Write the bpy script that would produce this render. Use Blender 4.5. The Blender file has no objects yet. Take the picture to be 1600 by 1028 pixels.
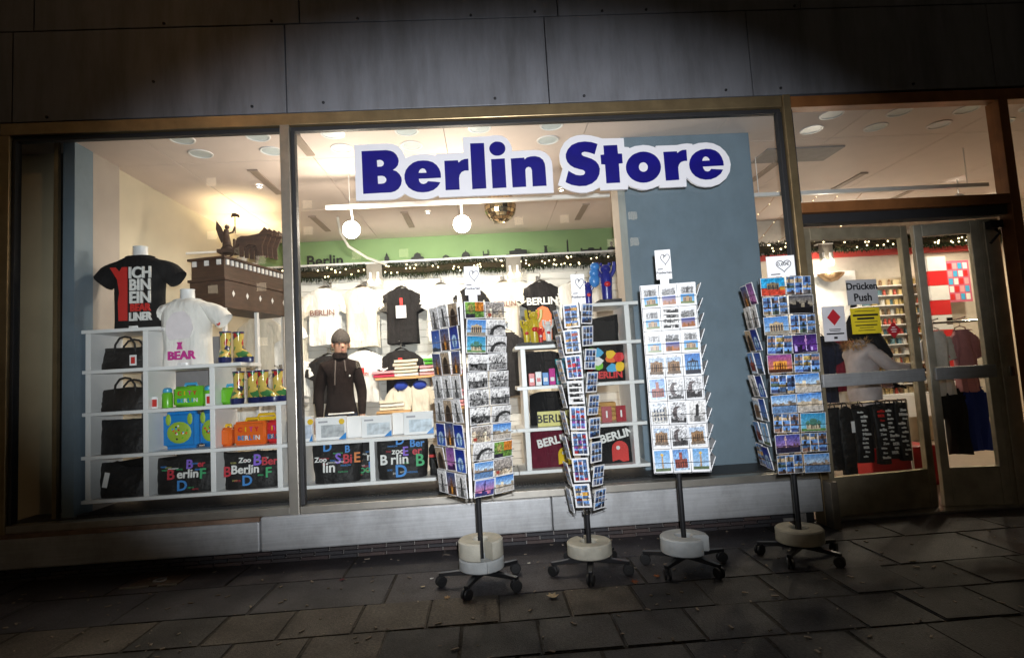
import bpy, bmesh, math, random
import numpy as np
from mathutils import Vector, Matrix
from mathutils.geometry import tessellate_polygon

R = math.radians
PI = math.pi
sc = bpy.context.scene
C = sc.collection

# ------------------------------------------------------------------ camera
cam_d = bpy.data.cameras.new('camera')
cam = bpy.data.objects.new('camera', cam_d)
C.objects.link(cam)
cam_d.sensor_width = 36.0
cam_d.lens = 19.8
cam_d.clip_start = 0.05
cam_d.clip_end = 500.0
_f = Vector((0.0470, 0.9957, 0.0805)).normalized()
_u = Vector((0.0550, -0.0830, 0.9950))
_r = _f.cross(_u).normalized()
_u = _r.cross(_f).normalized()
_m = Matrix((_r, _u, -_f)).transposed().to_4x4()
_m.translation = Vector((0.0, -4.2, 1.24))
cam.matrix_world = _m
sc.camera = cam

# ------------------------------------------------------------------ night sky, faint moon light
world = bpy.data.worlds.new('World')
sc.world = world
world.use_nodes = True
wn = world.node_tree.nodes
sky = wn.new('ShaderNodeTexSky')
sky.sky_type = 'NISHITA'
sky.sun_disc = False
sky.sun_elevation = R(12)
sky.sun_rotation = R(200)
wn['Background'].inputs['Strength'].default_value = 0.0012
world.node_tree.links.new(sky.outputs[0], wn['Background'].inputs[0])
sun_d = bpy.data.lights.new('moon', 'SUN')
sun_d.energy = 0.004
sun_d.angle = R(0.5)
sun_d.color = (0.8, 0.88, 1.0)
sun = bpy.data.objects.new('moon', sun_d)
sun.rotation_euler = (R(65), 0, R(-20))
C.objects.link(sun)
sc.view_settings.view_transform = 'Standard'
sc.view_settings.look = 'None'
sc.view_settings.exposure = 0.0
sc.view_settings.gamma = 1.0
sc.view_settings.use_curve_mapping = False
sc.render.engine = 'CYCLES'
sc.cycles.max_bounces = 6
sc.cycles.transparent_max_bounces = 12
sc.cycles.caustics_reflective = False
sc.cycles.caustics_refractive = False
sc.cycles.sample_clamp_indirect = 4.0
sc.cycles.use_denoising = True


def lamp(name, kind, loc, energy, color, size=0.03, aim=None, spot=100, blend=1.0, parent=None):
    d = bpy.data.lights.new(name, kind)
    d.energy = energy
    d.color = color
    if kind in ('POINT', 'SPOT'):
        d.shadow_soft_size = size
    if kind == 'SPOT':
        d.spot_size = R(spot)
        d.spot_blend = blend
    o = bpy.data.objects.new(name, d)
    o.location = loc
    if aim is not None:
        o.rotation_euler = (Vector(aim) - Vector(loc)).to_track_quat('-Z', 'Y').to_euler()
    C.objects.link(o)
    if parent:
        o.parent = parent
    return o


# the photographer's flash: the picture was plainly taken with one
flash = lamp('camera_flash', 'SPOT', (0.06, -4.22, 1.37), 860, (0.92, 0.95, 1.0), 0.025, aim=(0.12, 0.0, 1.77), spot=59, blend=0.6)
flash.scale = (1.66, 1.0, 1.0)   # beam shaped wide and low so its falloff imitates a vignette

# ------------------------------------------------------------------ helpers


def srgb(r, g, b):
    f = lambda c: (c / 12.92 if c <= 0.04045 else ((c + 0.055) / 1.055) ** 2.4)
    return tuple(f(c / 255.0) for c in (r, g, b))


MATS = {}


def M(name, col=(0.5, 0.5, 0.5), rough=0.5, metal=0.0, var=0.08, scale=12.0, bump=0.0, bscale=60.0, emit=0.0, ecol=None, spec=0.5, stretch=None, dirt=0.0, dstretch=None, spots=0.0, bdist=0.01):
    if name in MATS:
        return MATS[name]
    m = bpy.data.materials.new(name)
    m.use_nodes = True
    nt = m.node_tree
    n = nt.nodes
    b = n['Principled BSDF']
    b.inputs['Roughness'].default_value = rough
    b.inputs['Metallic'].default_value = metal
    b.inputs['Specular IOR Level'].default_value = spec if rough < 0.8 else min(spec, 0.12)
    tc = n.new('ShaderNodeTexCoord')
    mp = n.new('ShaderNodeMapping')
    if stretch:
        mp.inputs['Scale'].default_value = stretch
    nt.links.new(tc.outputs['Object'], mp.inputs['Vector'])
    no = n.new('ShaderNodeTexNoise')
    no.inputs['Scale'].default_value = scale
    no.inputs['Detail'].default_value = 5
    nt.links.new(mp.outputs[0], no.inputs['Vector'])
    rp = n.new('ShaderNodeValToRGB')
    rp.color_ramp.elements[0].position = 0.3
    rp.color_ramp.elements[1].position = 0.7
    rp.color_ramp.elements[0].color = tuple(max(0, c * (1 - var)) for c in col) + (1,)
    rp.color_ramp.elements[1].color = tuple(min(1, c * (1 + var)) for c in col) + (1,)
    nt.links.new(no.outputs[0], rp.inputs[0])
    out = rp.outputs[0]
    if dirt > 0:
        n2 = n.new('ShaderNodeTexNoise')
        n2.inputs['Scale'].default_value = 2.3
        n2.inputs['Detail'].default_value = 8
        n2.inputs['Roughness'].default_value = 0.7
        if dstretch:
            mp2 = n.new('ShaderNodeMapping')
            mp2.inputs['Scale'].default_value = dstretch
            nt.links.new(tc.outputs['Object'], mp2.inputs['Vector'])
            nt.links.new(mp2.outputs[0], n2.inputs['Vector'])
        else:
            oi = n.new('ShaderNodeObjectInfo')
            va = n.new('ShaderNodeVectorMath')
            nt.links.new(tc.outputs['Object'], va.inputs[0])
            nt.links.new(oi.outputs['Location'], va.inputs[1])
            nt.links.new(va.outputs[0], n2.inputs['Vector'])
        r2 = n.new('ShaderNodeValToRGB')
        r2.color_ramp.elements[0].position = 0.42
        r2.color_ramp.elements[1].position = 0.68
        r2.color_ramp.elements[0].color = (1, 1, 1, 1)
        r2.color_ramp.elements[1].color = (1 - dirt, 1 - dirt * 1.03, 1 - dirt * 1.08, 1)
        nt.links.new(n2.outputs[0], r2.inputs[0])
        mx = n.new('ShaderNodeMix')
        mx.data_type = 'RGBA'
        mx.blend_type = 'MULTIPLY'
        mx.inputs[0].default_value = 1
        nt.links.new(out, mx.inputs[6])
        nt.links.new(r2.outputs[0], mx.inputs[7])
        out = mx.outputs[2]
        mr = n.new('ShaderNodeMapRange')
        mr.inputs['To Min'].default_value = max(0.02, rough - 0.12)
        mr.inputs['To Max'].default_value = min(1, rough + 0.15)
        nt.links.new(n2.outputs[0], mr.inputs['Value'])
        nt.links.new(mr.outputs[0], b.inputs['Roughness'])
    if spots > 0:
        vo = n.new('ShaderNodeTexVoronoi')
        vo.inputs['Scale'].default_value = 5.0
        oi2 = n.new('ShaderNodeObjectInfo')
        va2 = n.new('ShaderNodeVectorMath')
        nt.links.new(tc.outputs['Object'], va2.inputs[0])
        nt.links.new(oi2.outputs['Location'], va2.inputs[1])
        nt.links.new(va2.outputs[0], vo.inputs['Vector'])
        r3 = n.new('ShaderNodeValToRGB')
        r3.color_ramp.elements[0].position = 0.06
        r3.color_ramp.elements[1].position = 0.085
        r3.color_ramp.elements[0].color = (1 - spots, 1 - spots, 1 - spots, 1)
        r3.color_ramp.elements[1].color = (1, 1, 1, 1)
        nt.links.new(vo.outputs['Distance'], r3.inputs[0])
        mx3 = n.new('ShaderNodeMix')
        mx3.data_type = 'RGBA'
        mx3.blend_type = 'MULTIPLY'
        mx3.inputs[0].default_value = 1
        nt.links.new(out, mx3.inputs[6])
        nt.links.new(r3.outputs[0], mx3.inputs[7])
        out = mx3.outputs[2]
    nt.links.new(out, b.inputs['Base Color'])
    if bump > 0:
        nb = n.new('ShaderNodeTexNoise')
        nb.inputs['Scale'].default_value = bscale
        nb.inputs['Detail'].default_value = 6
        nt.links.new(mp.outputs[0], nb.inputs['Vector'])
        bp = n.new('ShaderNodeBump')
        bp.inputs['Strength'].default_value = bump
        bp.inputs['Distance'].default_value = bdist
        nt.links.new(nb.outputs[0], bp.inputs['Height'])
        nt.links.new(bp.outputs[0], b.inputs['Normal'])
    if emit > 0:
        b.inputs['Emission Strength'].default_value = emit
        b.inputs['Emission Color'].default_value = tuple(ecol or col) + (1,)
    MATS[name] = m
    return m


def glass_mat(name, tint=(0.96, 0.97, 0.96), refl=1.0, haze=0.0):
    m = bpy.data.materials.new(name)
    m.use_nodes = True
    nt = m.node_tree
    n = nt.nodes
    n.remove(n['Principled BSDF'])
    tr = n.new('ShaderNodeBsdfTransparent')
    tr.inputs[0].default_value = tint + (1,)
    gl = n.new('ShaderNodeBsdfGlossy')
    gl.inputs['Roughness'].default_value = 0.008
    fr = n.new('ShaderNodeFresnel')
    fr.inputs[0].default_value = 1.5
    mt = n.new('ShaderNodeMath')
    mt.operation = 'MULTIPLY'
    mt.inputs[1].default_value = refl
    # only the outer side of each face mirrors (no total reflection inside the thin pane)
    ge = n.new('ShaderNodeNewGeometry')
    iv = n.new('ShaderNodeMath')
    iv.operation = 'SUBTRACT'
    iv.inputs[0].default_value = 1.0
    nt.links.new(ge.outputs['Backfacing'], iv.inputs[1])
    m0 = n.new('ShaderNodeMath')
    m0.operation = 'MULTIPLY'
    nt.links.new(fr.outputs[0], m0.inputs[0])
    nt.links.new(iv.outputs[0], m0.inputs[1])
    nt.links.new(m0.outputs[0], mt.inputs[0])
    mx = n.new('ShaderNodeMixShader')
    nt.links.new(mt.outputs[0], mx.inputs[0])
    nt.links.new(tr.outputs[0], mx.inputs[1])
    nt.links.new(gl.outputs[0], mx.inputs[2])
    # thin film of dust, stronger in smeared patches
    df = n.new('ShaderNodeBsdfDiffuse')
    df.inputs[0].default_value = (0.75, 0.73, 0.7, 1)
    tc = n.new('ShaderNodeTexCoord')
    no = n.new('ShaderNodeTexNoise')
    no.inputs['Scale'].default_value = 1.6
    no.inputs['Detail'].default_value = 7
    no.inputs['Distortion'].default_value = 1.5
    nt.links.new(tc.outputs['Object'], no.inputs['Vector'])
    mr = n.new('ShaderNodeMapRange')
    mr.inputs['From Min'].default_value = 0.4
    mr.inputs['From Max'].default_value = 0.8
    mr.inputs['To Min'].default_value = haze * 0.3
    mr.inputs['To Max'].default_value = haze
    nt.links.new(no.outputs[0], mr.inputs['Value'])
    m2 = n.new('ShaderNodeMixShader')
    nt.links.new(mr.outputs[0], m2.inputs[0])
    nt.links.new(mx.outputs[0], m2.inputs[1])
    nt.links.new(df.outputs[0], m2.inputs[2])
    nt.links.new(m2.outputs[0], n['Material Output'].inputs[0])
    MATS[name] = m
    return m


def print_mat(name, rough=0.35):
    m = bpy.data.materials.new(name)
    m.use_nodes = True
    nt = m.node_tree
    n = nt.nodes
    a = n.new('ShaderNodeVertexColor')
    a.layer_name = 'Col'
    nt.links.new(a.outputs[0], n['Principled BSDF'].inputs['Base Color'])
    n['Principled BSDF'].inputs['Roughness'].default_value = rough
    MATS[name] = m
    return m


class MB:
    def __init__(s):
        s.v = []
        s.f = []

    def add(s, v, f):
        k = len(s.v)
        s.v += [tuple(p) for p in v]
        s.f += [tuple(i + k for i in q) for q in f]
        return s

    def box(s, x0, x1, y0, y1, z0, z1):
        return s.add([(x0, y0, z0), (x1, y0, z0), (x1, y1, z0), (x0, y1, z0), (x0, y0, z1), (x1, y0, z1), (x1, y1, z1), (x0, y1, z1)],
                     [(0, 3, 2, 1), (4, 5, 6, 7), (0, 1, 5, 4), (1, 2, 6, 5), (2, 3, 7, 6), (3, 0, 4, 7)])

    def tube(s, pts, r, n=8, cap=True):
        pts = [Vector(p) for p in pts]
        rs = r if isinstance(r, (list, tuple)) else [r] * len(pts)
        V = []
        F = []
        up = None
        for i, p in enumerate(pts):
            t = (pts[min(i + 1, len(pts) - 1)] - pts[max(i - 1, 0)]).normalized()
            if up is None:
                up = Vector((0, 0, 1)) if abs(t.z) < 0.9 else Vector((1, 0, 0))
            a = t.cross(up).normalized()
            b = a.cross(t).normalized()
            up = b
            for k in range(n):
                th = 2 * PI * k / n
                V.append(p + (a * math.cos(th) + b * math.sin(th)) * rs[i])
        for i in range(len(pts) - 1):
            for k in range(n):
                k2 = (k + 1) % n
                F.append((i * n + k, i * n + k2, (i + 1) * n + k2, (i + 1) * n + k))
        if cap:
            F.append(tuple(range(n))[::-1])
            F.append(tuple((len(pts) - 1) * n + k for k in range(n)))
        return s.add(V, F)

    def lathe(s, prof, n=20, c=(0, 0, 0), a0=0.0, a1=2 * PI, sx=1.0, sy=1.0):
        full = abs(a1 - a0 - 2 * PI) < 1e-6
        m = n if full else n + 1
        V = []
        F = []
        for (r, z) in prof:
            for k in range(m):
                th = a0 + (a1 - a0) * k / n
                V.append((c[0] + r * math.cos(th) * sx, c[1] + r * math.sin(th) * sy, c[2] + z))
        for i in range(len(prof) - 1):
            for k in range(n):
                k2 = (k + 1) % m
                F.append((i * m + k, i * m + k2, (i + 1) * m + k2, (i + 1) * m + k))
        return s.add(V, F)

    def rings(s, rings, cap0=True, cap1=True):
        n = len(rings[0])
        V = [p for r in rings for p in r]
        F = []
        for i in range(len(rings) - 1):
            for k in range(n):
                k2 = (k + 1) % n
                F.append((i * n + k, i * n + k2, (i + 1) * n + k2, (i + 1) * n + k))
        if cap0:
            F.append(tuple(range(n))[::-1])
        if cap1:
            F.append(tuple((len(rings) - 1) * n + k for k in range(n)))
        return s.add(V, F)

    def ball(s, c, rx, ry=None, rz=None, n=12, m=8):
        ry = rx if ry is None else ry
        rz = rx if rz is None else rz
        rg = []
        for i in range(m + 1):
            ph = -PI / 2 + PI * (i * 0.96 + 0.02 * m) / m
            rg.append([(c[0] + rx * math.cos(ph) * math.cos(2 * PI * k / n), c[1] + ry * math.cos(ph) * math.sin(2 * PI * k / n), c[2] + rz * math.sin(ph)) for k in range(n)])
        return s.rings(rg)

    def prism(s, loops, y0, y1):
        """polygon with holes in the x-z plane, from depth y0 to y1"""
        pl = [[Vector((x, z, 0)) for x, z in L] for L in loops]
        tri = tessellate_polygon(pl)
        flat = [p for L in loops for p in L]
        n = len(flat)
        V = [(x, y0, z) for x, z in flat] + [(x, y1, z) for x, z in flat]
        F = [tuple(t) for t in tri] + [tuple(i + n for i in t)[::-1] for t in tri]
        k = 0
        for L in loops:
            for i in range(len(L)):
                j = (i + 1) % len(L)
                F.append((k + i, k + j, k + j + n, k + i + n))
            k += len(L)
        return s.add(V, F)

    def xf(s, m):
        s.v = [tuple(m @ Vector(p)) for p in s.v]
        return s

    def mesh(s, name, smooth=False):
        me = bpy.data.meshes.new(name)
        me.from_pydata(s.v, [], s.f)
        bm = bmesh.new()
        bm.from_mesh(me)
        bmesh.ops.recalc_face_normals(bm, faces=bm.faces)
        bm.to_mesh(me)
        bm.free()
        if smooth:
            me.polygons.foreach_set('use_smooth', [True] * len(me.polygons))
            try:
                me.set_sharp_from_angle(angle=R(40))
            except Exception:
                pass
        me.update()
        return me

    def build(s, name, mat, parent=None, smooth=False, bevel=0.0, loc=None):
        me = s.mesh(name, smooth)
        return put(name, me, mat, parent, bevel, loc)


def put(name, me, mat, parent=None, bevel=0.0, loc=None, rot=None):
    o = bpy.data.objects.new(name, me)
    if mat is not None and not me.materials:
        me.materials.append(mat)
    C.objects.link(o)
    if parent is not None:
        o.parent = parent
    if loc is not None:
        o.location = loc
    if rot is not None:
        o.rotation_euler = rot
    if bevel > 0:
        b = o.modifiers.new('bevel', 'BEVEL')
        b.width = bevel
        b.segments = 2
        b.limit_method = 'ANGLE'
    return o


def tag(o, label, cat, group=None, kind=None):
    o['label'] = label
    o['category'] = cat
    if group:
        o['group'] = group
    if kind:
        o['kind'] = kind
    return o


def thing(name, label, cat, loc=(0, 0, 0), rz=0.0, group=None):
    o = bpy.data.objects.new(name, None)
    o.empty_display_size = 0.1
    C.objects.link(o)
    o.location = loc
    o.rotation_euler = (0, 0, rz)
    return tag(o, label, cat, group)


def struct(o, label=None):
    o['kind'] = 'structure'
    if label:
        o['label'] = label
    return o


def copy_tree(o, parent=None):
    c = o.copy()
    C.objects.link(c)
    c.parent = parent
    for ch in list(o.children):
        copy_tree(ch, c)
    return c


TXT = {}


def text_mesh(s, size, bold=0.0, ext=0.0006, shear=0.0):
    k = (s, size, bold, ext, shear)
    if k in TXT:
        return TXT[k]
    cu = bpy.data.curves.new('lettering', 'FONT')
    cu.body = s
    cu.size = size
    cu.offset = bold
    cu.extrude = ext
    cu.shear = shear
    cu.align_x = 'CENTER'
    cu.align_y = 'CENTER'
    cu.resolution_u = 3
    o = bpy.data.objects.new('lettering', cu)
    C.objects.link(o)
    bpy.context.view_layer.update()
    dg = bpy.context.evaluated_depsgraph_get()
    me = bpy.data.meshes.new_from_object(o.evaluated_get(dg))
    bpy.data.objects.remove(o)
    bpy.data.curves.remove(cu)
    TXT[k] = me
    return me


def text(s, size, loc, mat, parent, bold=0.0, rz=0.0, tilt=0.0, roll=0.0, ext=0.0006, shear=0.0, name='lettering'):
    """upright lettering that faces -y before rz"""
    me = text_mesh(s, size, bold, ext, shear).copy()
    me.materials.clear()
    me.materials.append(mat)
    o = put(name, me, mat, parent, loc=loc)
    o.rotation_euler = (Matrix.Rotation(rz, 3, 'Z') @ Matrix.Rotation(R(90) + tilt, 3, 'X') @ Matrix.Rotation(roll, 3, 'Z')).to_euler()
    return o


rng = random.Random(7)

# ------------------------------------------------------------------ materials
m_fascia = M('fascia_paint', (0.19, 0.195, 0.215), 0.40, 0, 0.06, 3, 0.06, 90, dirt=0.35, dstretch=(2.2, 1, 0.35))
m_brass = M('anodised_bronze_frame', (0.42, 0.31, 0.17), 0.36, 0.75, 0.15, 8, dirt=0.25)
m_alu = M('aluminium_frame', (0.55, 0.52, 0.46), 0.34, 0.85, 0.12, 8, dirt=0.2)
m_rust = M('red_brown_frame', (0.30, 0.12, 0.04), 0.45, 0.2, 0.2, 8, dirt=0.2)
m_steel = M('brushed_steel', (0.42, 0.43, 0.44), 0.5, 0.35, 0.10, 5, 0.02, 160, stretch=(0.6, 1, 22), dirt=0.32, dstretch=(1.5, 1, 1.0))
m_dark = M('dark_rubber', (0.02, 0.02, 0.022), 0.6)
m_black = M('black_metal', (0.018, 0.018, 0.02), 0.35, 0.3)
m_chrome = M('chrome', (0.75, 0.75, 0.75), 0.15, 1.0)
m_white = M('white_lacquer', (0.78, 0.78, 0.78), 0.35, 0, 0.03)
m_paper = M('white_paper', (0.80, 0.80, 0.81), 0.6, 0, 0.02)
m_pillar = M('blue_grey_pillar_paint', (0.172, 0.235, 0.295), 0.6, 0, 0.05, 5, 0.12, 140, dirt=0.16, dstretch=(1.2, 1, 0.8))
m_taupe = M('taupe_tone', (0.42, 0.37, 0.33), 0.7, 0, 0.05, 6, 0.05, 120)
m_cream = M('cream_wall_paint', (0.62, 0.55, 0.42), 0.7, 0, 0.04, 6, 0.05, 120)
m_beige = M('beige_wall_paint', (0.50, 0.42, 0.28), 0.6, 0, 0.1, 3)
m_ceil = M('ceiling_panel_paint', (0.72, 0.61, 0.55), 0.7, 0, 0.03, 5)
m_green = M('green_wall_paint', (0.21, 0.33, 0.14), 0.7, 0, 0.05, 4)
m_slat = M('white_slat_board', (0.82, 0.80, 0.75), 0.5, 0, 0.03, 6)
m_floor = M('shop_floor', (0.30, 0.24, 0.19), 0.35, 0, 0.12, 4)
m_glass = glass_mat('shop_window_glass', refl=1.0, haze=0.011)
m_navy = M('navy_sign_vinyl', (0.006, 0.004, 0.17), 0.4, 0, 0.12, 10)
m_print = print_mat('printed_card', 0.3)
m_cloth_print = print_mat('printed_cloth', 0.85)
# ------------------------------------------------------------------ pavement and street
gr = MB().box(-40, 40, -80, 0.08, -0.3, -0.012).build('ground', M('street_asphalt', (0.05, 0.05, 0.052), 0.8, 0, 0.3, 30, 0.4, 120))
struct(gr)
pv = MB().box(-6, 7, -3.4, 0.09, -0.011, -0.006).build('pavement', M('joint_sand', (0.05, 0.045, 0.04), 0.95, 0, 0.3, 60, 0.5, 200))
struct(pv)
slab_mats = [M('slab_granite_%s' % n, c, 0.72, 0, 0.45, 70, 0.6, 150, dirt=0.6, spots=0.45) for n, c in
             (('brown', (0.088, 0.074, 0.058)), ('grey', (0.055, 0.051, 0.047)), ('dark', (0.036, 0.034, 0.034)))]
near_mats = [M('slab_near_%s' % n, c, 0.62, 0, 0.5, 80, 0.7, 170, dirt=0.6, spots=0.4) for n, c in
            (('a', (0.060, 0.053, 0.058)), ('b', (0.044, 0.041, 0.046)))]  # darker tones for the large slabs along the facade


def slab_mesh(w, d, h=0.03):
    b = MB().box(-w / 2, w / 2, -d / 2, d / 2, -h, 0)
    me = b.mesh('paving_slab')
    bm = bmesh.new()
    bm.from_mesh(me)
    bmesh.ops.bevel(bm, geom=[e for e in bm.edges if all(v.co.z > -0.001 for v in e.verts)], offset=0.006, segments=2, affect='EDGES')
    bm.to_mesh(me)
    bm.free()
    return me


sm = [slab_mesh(0.366, 0.352) for _ in range(3)]
for i, me in enumerate(sm):
    me.materials.append(slab_mats[i])
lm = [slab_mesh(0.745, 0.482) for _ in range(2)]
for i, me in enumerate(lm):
    me.materials.append(near_mats[i])
row = 0
for ry in (-1.06, -1.42, -1.78, -2.14, -2.5, -2.86):
    off = (-0.57, -0.383, -0.50, -0.60, -0.45, -0.55)[row]
    k = -9
    while off + k * 0.3735 < 5.2:
        x = off + k * 0.3735
        k += 1
        i = rng.choices((0, 1, 2), ((6, 3, 1), (2, 4, 4), (1, 3, 4), (1, 3, 4), (1, 3, 4), (1, 3, 4))[row])[0]
        if x > 0.6:
            i = rng.choice((1, 2, 2, 2))  # lamplight put into the choice: browner slabs first row left, darker elsewhere
        o = put('paving_slab', sm[i], None, pv, loc=(x + rng.uniform(-.004, .004), ry + rng.uniform(-.004, .004), rng.uniform(-0.004, 0.003)))
        o.rotation_euler = (rng.uniform(-.01, .01), rng.uniform(-.01, .01), rng.uniform(-.014, .014))
    row += 1
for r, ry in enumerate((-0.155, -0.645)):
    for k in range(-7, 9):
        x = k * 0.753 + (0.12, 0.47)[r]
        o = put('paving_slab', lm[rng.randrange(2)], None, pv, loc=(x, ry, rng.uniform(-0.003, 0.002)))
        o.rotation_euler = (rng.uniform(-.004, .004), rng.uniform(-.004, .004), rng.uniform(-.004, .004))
# drain plate in the pavement
dr = thing('drain_cover', 'small worn metal drain plate set in the pavement under the left window', 'drain', (-2.27, -0.2, 0.0))
MB().box(-0.16, 0.16, -0.09, 0.09, 0.001, 0.006).build('plate', M('worn_iron', (0.12, 0.085, 0.06), 0.6, 0.5, 0.4, 40, 0.3), dr)
MB().lathe([(0.030, 0.006), (0.030, 0.012), (0.042, 0.012), (0.042, 0.006)], 18).build('ring', m_steel, dr)
MB().box(-0.20, -0.02, -0.105, -0.092, 0.001, 0.008).box(0.04, 0.16, -0.105, -0.092, 0.001, 0.008).build('edge_strip', m_alu, dr)
# fallen leaves
LEAF = [(0.0, -0.06), (0.02, -0.035), (0.05, -0.03), (0.035, 0.0), (0.05, 0.03), (0.02, 0.035), (0, 0.065), (-0.02, 0.03), (-0.05, 0.03), (-0.033, 0.0), (-0.05, -0.028), (-0.018, -0.035)]
leafspots = [(0.29, -0.98, 1.0, 'large pale curled leaf on the slabs between the two left racks', (0.42, 0.34, 0.22)),
             (0.78, -0.86, 0.7, 'reddish dry leaf lying beside the second rack base', (0.25, 0.08, 0.04)),
             (0.93, -0.80, 0.6, 'orange leaf by the wheels of the third rack', (0.35, 0.13, 0.05)),
             (-0.30, -0.88, 0.6, 'tan leaf on the slab edge left of the leftmost rack wheels', (0.36, 0.25, 0.14)),
             (-0.42, -0.55, 0.35, 'tiny white paper scrap on the dark slabs left of the leftmost rack', (0.7, 0.7, 0.68)),
             (1.47, -0.42, 0.7, 'orange brown leaf on dark slabs between the two right racks', (0.33, 0.14, 0.05)),
             (0.78, -0.88, 0.45, 'small brown leaf in front of the second rack', (0.22, 0.12, 0.07)),
             (-1.0, -0.45, 0.5, 'dark red leaf on the dark slabs under the steel sill', (0.16, 0.04, 0.05)),
             (0.20, -0.40, 0.35, 'pale scrap on the pavement near the brick base', (0.6, 0.58, 0.5)),
             (1.22, -0.38, 0.5, 'small pale leaf near the brick base behind the third rack', (0.5, 0.42, 0.3)),
             (-0.46, -0.68, 0.4, 'small curled cream leaf left of the leftmost rack', (0.5, 0.42, 0.28))]
for i, (x, y, s, lab, col) in enumerate(leafspots):
    b = MB()
    s *= 0.62
    pts = [(px * s, py * s, 0.010 * s * (1 if k % 2 else 2.2)) for k, (px, py) in enumerate(LEAF)]
    b.add(pts + [(0, 0, 0.004)], [(k, (k + 1) % 12, 12) for k in range(12)])
    o = b.build('fallen_leaf', M('leaf_%d' % i, col, 0.8, 0, 0.3, 30), loc=(x, y, 0.003))
    o.rotation_euler = (0, 0, rng.uniform(0, 6))
    sd = o.modifiers.new('thickness', 'SOLIDIFY')
    sd.thickness = 0.001
    tag(o, lab, 'leaf' if 'leaf' in lab else 'paper scrap', 'litter on the pavement')

# grit, stubs and crumbs nobody could count
b = MB()
for _ in range(420):
    x, y = rng.uniform(-3.4, 4.2), rng.uniform(-2.0, 0.0)
    s = rng.uniform(.002, .006)
    l_ = s * rng.uniform(1, 3.5)
    q = MB().box(-l_, l_, -s, s, 0, s * .8).xf(Matrix.Translation((x, y, .003)) @ Matrix.Rotation(rng.uniform(0, 6), 4, 'Z'))
    b.add(q.v, q.f)
gt = b.build('pavement_grit', M('grit', (0.24, 0.20, 0.16), .9, 0, .7, 3))
gt['kind'] = 'stuff'
gt['label'] = 'scattered grit and cigarette stubs on the pavement'

# ------------------------------------------------------------------ facade: fascia
fa = thing('fascia_wall', 'grey metal fascia wall of large flat panels above the shop window', 'wall', (0, 0, 3.3))
xs = [-5.39, -3.40, -1.404, 0.588, 2.197, 4.19, 6.2]
for i in range(len(xs) - 1):
    MB().box(xs[i] + 0.004, xs[i + 1] - 0.004, -0.035, 0.03, 0.004, 0.700).build('fascia_panel', m_fascia, fa, bevel=0.003)
xs2 = [-5.2, -3.25, -1.29, 0.70, 2.65, 4.6, 6.2]
for i in range(len(xs2) - 1):
    MB().box(xs2[i] + 0.004, xs2[i + 1] - 0.004, -0.035, 0.03, 0.708, 1.75).build('fascia_panel', m_fascia, fa, bevel=0.003)
MB().box(-5.4, 6.2, 0.03, 0.2, 0.0, 1.76).build('backing', m_dark, fa)
for x, z in ((-3.15, 0.035), (-1.66, 0.06), (-1.13, 0.07), (0.17, 0.055), (0.86, 0.05), (1.98, 0.055), (2.42, 0.055), (3.5, 0.05), (-2.38, 0.28), (-2.3, 0.735), (-0.85, 0.73), (0.02, 0.73), (0.52, 0.745), (1.4, 0.735), (2.6, 0.73), (-1.5, 0.73), (1.05, 0.735)):
    MB().lathe([(0.0, -0.012), (0.008, -0.010), (0.011, -0.004), (0.011, 0.002)], 10).xf(Matrix.Rotation(R(90), 4, 'X') @ Matrix.Scale(-1, 4, (0, 0, 1))).build('bolt', m_dark, fa, loc=(x, -0.036, z))

# ------------------------------------------------------------------ shop front frame with glass
fr = thing('shopfront_frame', 'bronze metal shop window frame holding large glass panes', 'window frame', (0, 0, 0))
ZB, ZT = 0.37, 3.27


def fbar(name, mat, *a):
    return MB().box(*a).build(name, mat, fr, bevel=0.004)


fbar('top_rail', m_brass, -3.47, 2.41, -0.05, 0.05, 3.20, 3.29)
fbar('top_rail', m_rust, 2.475, 4.9, -0.05, 0.05, 3.19, 3.28)
fbar('top_bead', m_dark, -3.40, 2.41, -0.015, 0.035, 3.165, 3.198)
fbar('mullion', m_brass, -3.475, -3.40, -0.055, 0.06, 0.33, 3.198)
fbar('mullion', m_alu, -1.455, -1.385, -0.06, 0.06, 0.34, 3.198)
fbar('window_gasket', m_dark, -1.383, -1.355, -0.03, 0.03, 0.40, 3.164)
fbar('window_gasket', m_dark, -3.398, -3.375, -0.03, 0.03, 0.40, 3.164)
fbar('mullion', m_brass, 2.412, 2.473, -0.065, 0.06, 0.0, 3.29)
fbar('window_gasket', m_dark, 2.375, 2.41, -0.03, 0.03, 0.40, 3.164)
fbar('window_gasket', m_dark, 2.476, 2.50, -0.03, 0.03, 2.44, 3.188)
fbar('mullion', m_rust, 4.16, 4.24, -0.06, 0.06, 0.0, 3.188)
fbar('transom', m_rust, 2.476, 4.158, -0.06, 0.05, 2.345, 2.425)
fbar('door_head', m_dark, 2.476, 4.158, -0.02, 0.10, 2.27, 2.343)
fbar('bottom_rail', m_alu, -3.40, -1.457, -0.045, 0.05, 0.345, 0.395)
fbar('bottom_rail', m_alu, -1.383, 2.41, -0.045, 0.05, 0.345, 0.395)
for x0, x1, z0, z1 in ((-3.374, -1.456, 0.396, 3.166), (-1.354, 2.374, 0.396, 3.166), (2.501, 4.159, 2.426, 3.19), (4.242, 5.6, 0.05, 3.19)):
    MB().box(x0, x1, 0.0, 0.008, z0, z1).build('glass_pane', m_glass, fr)

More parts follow.
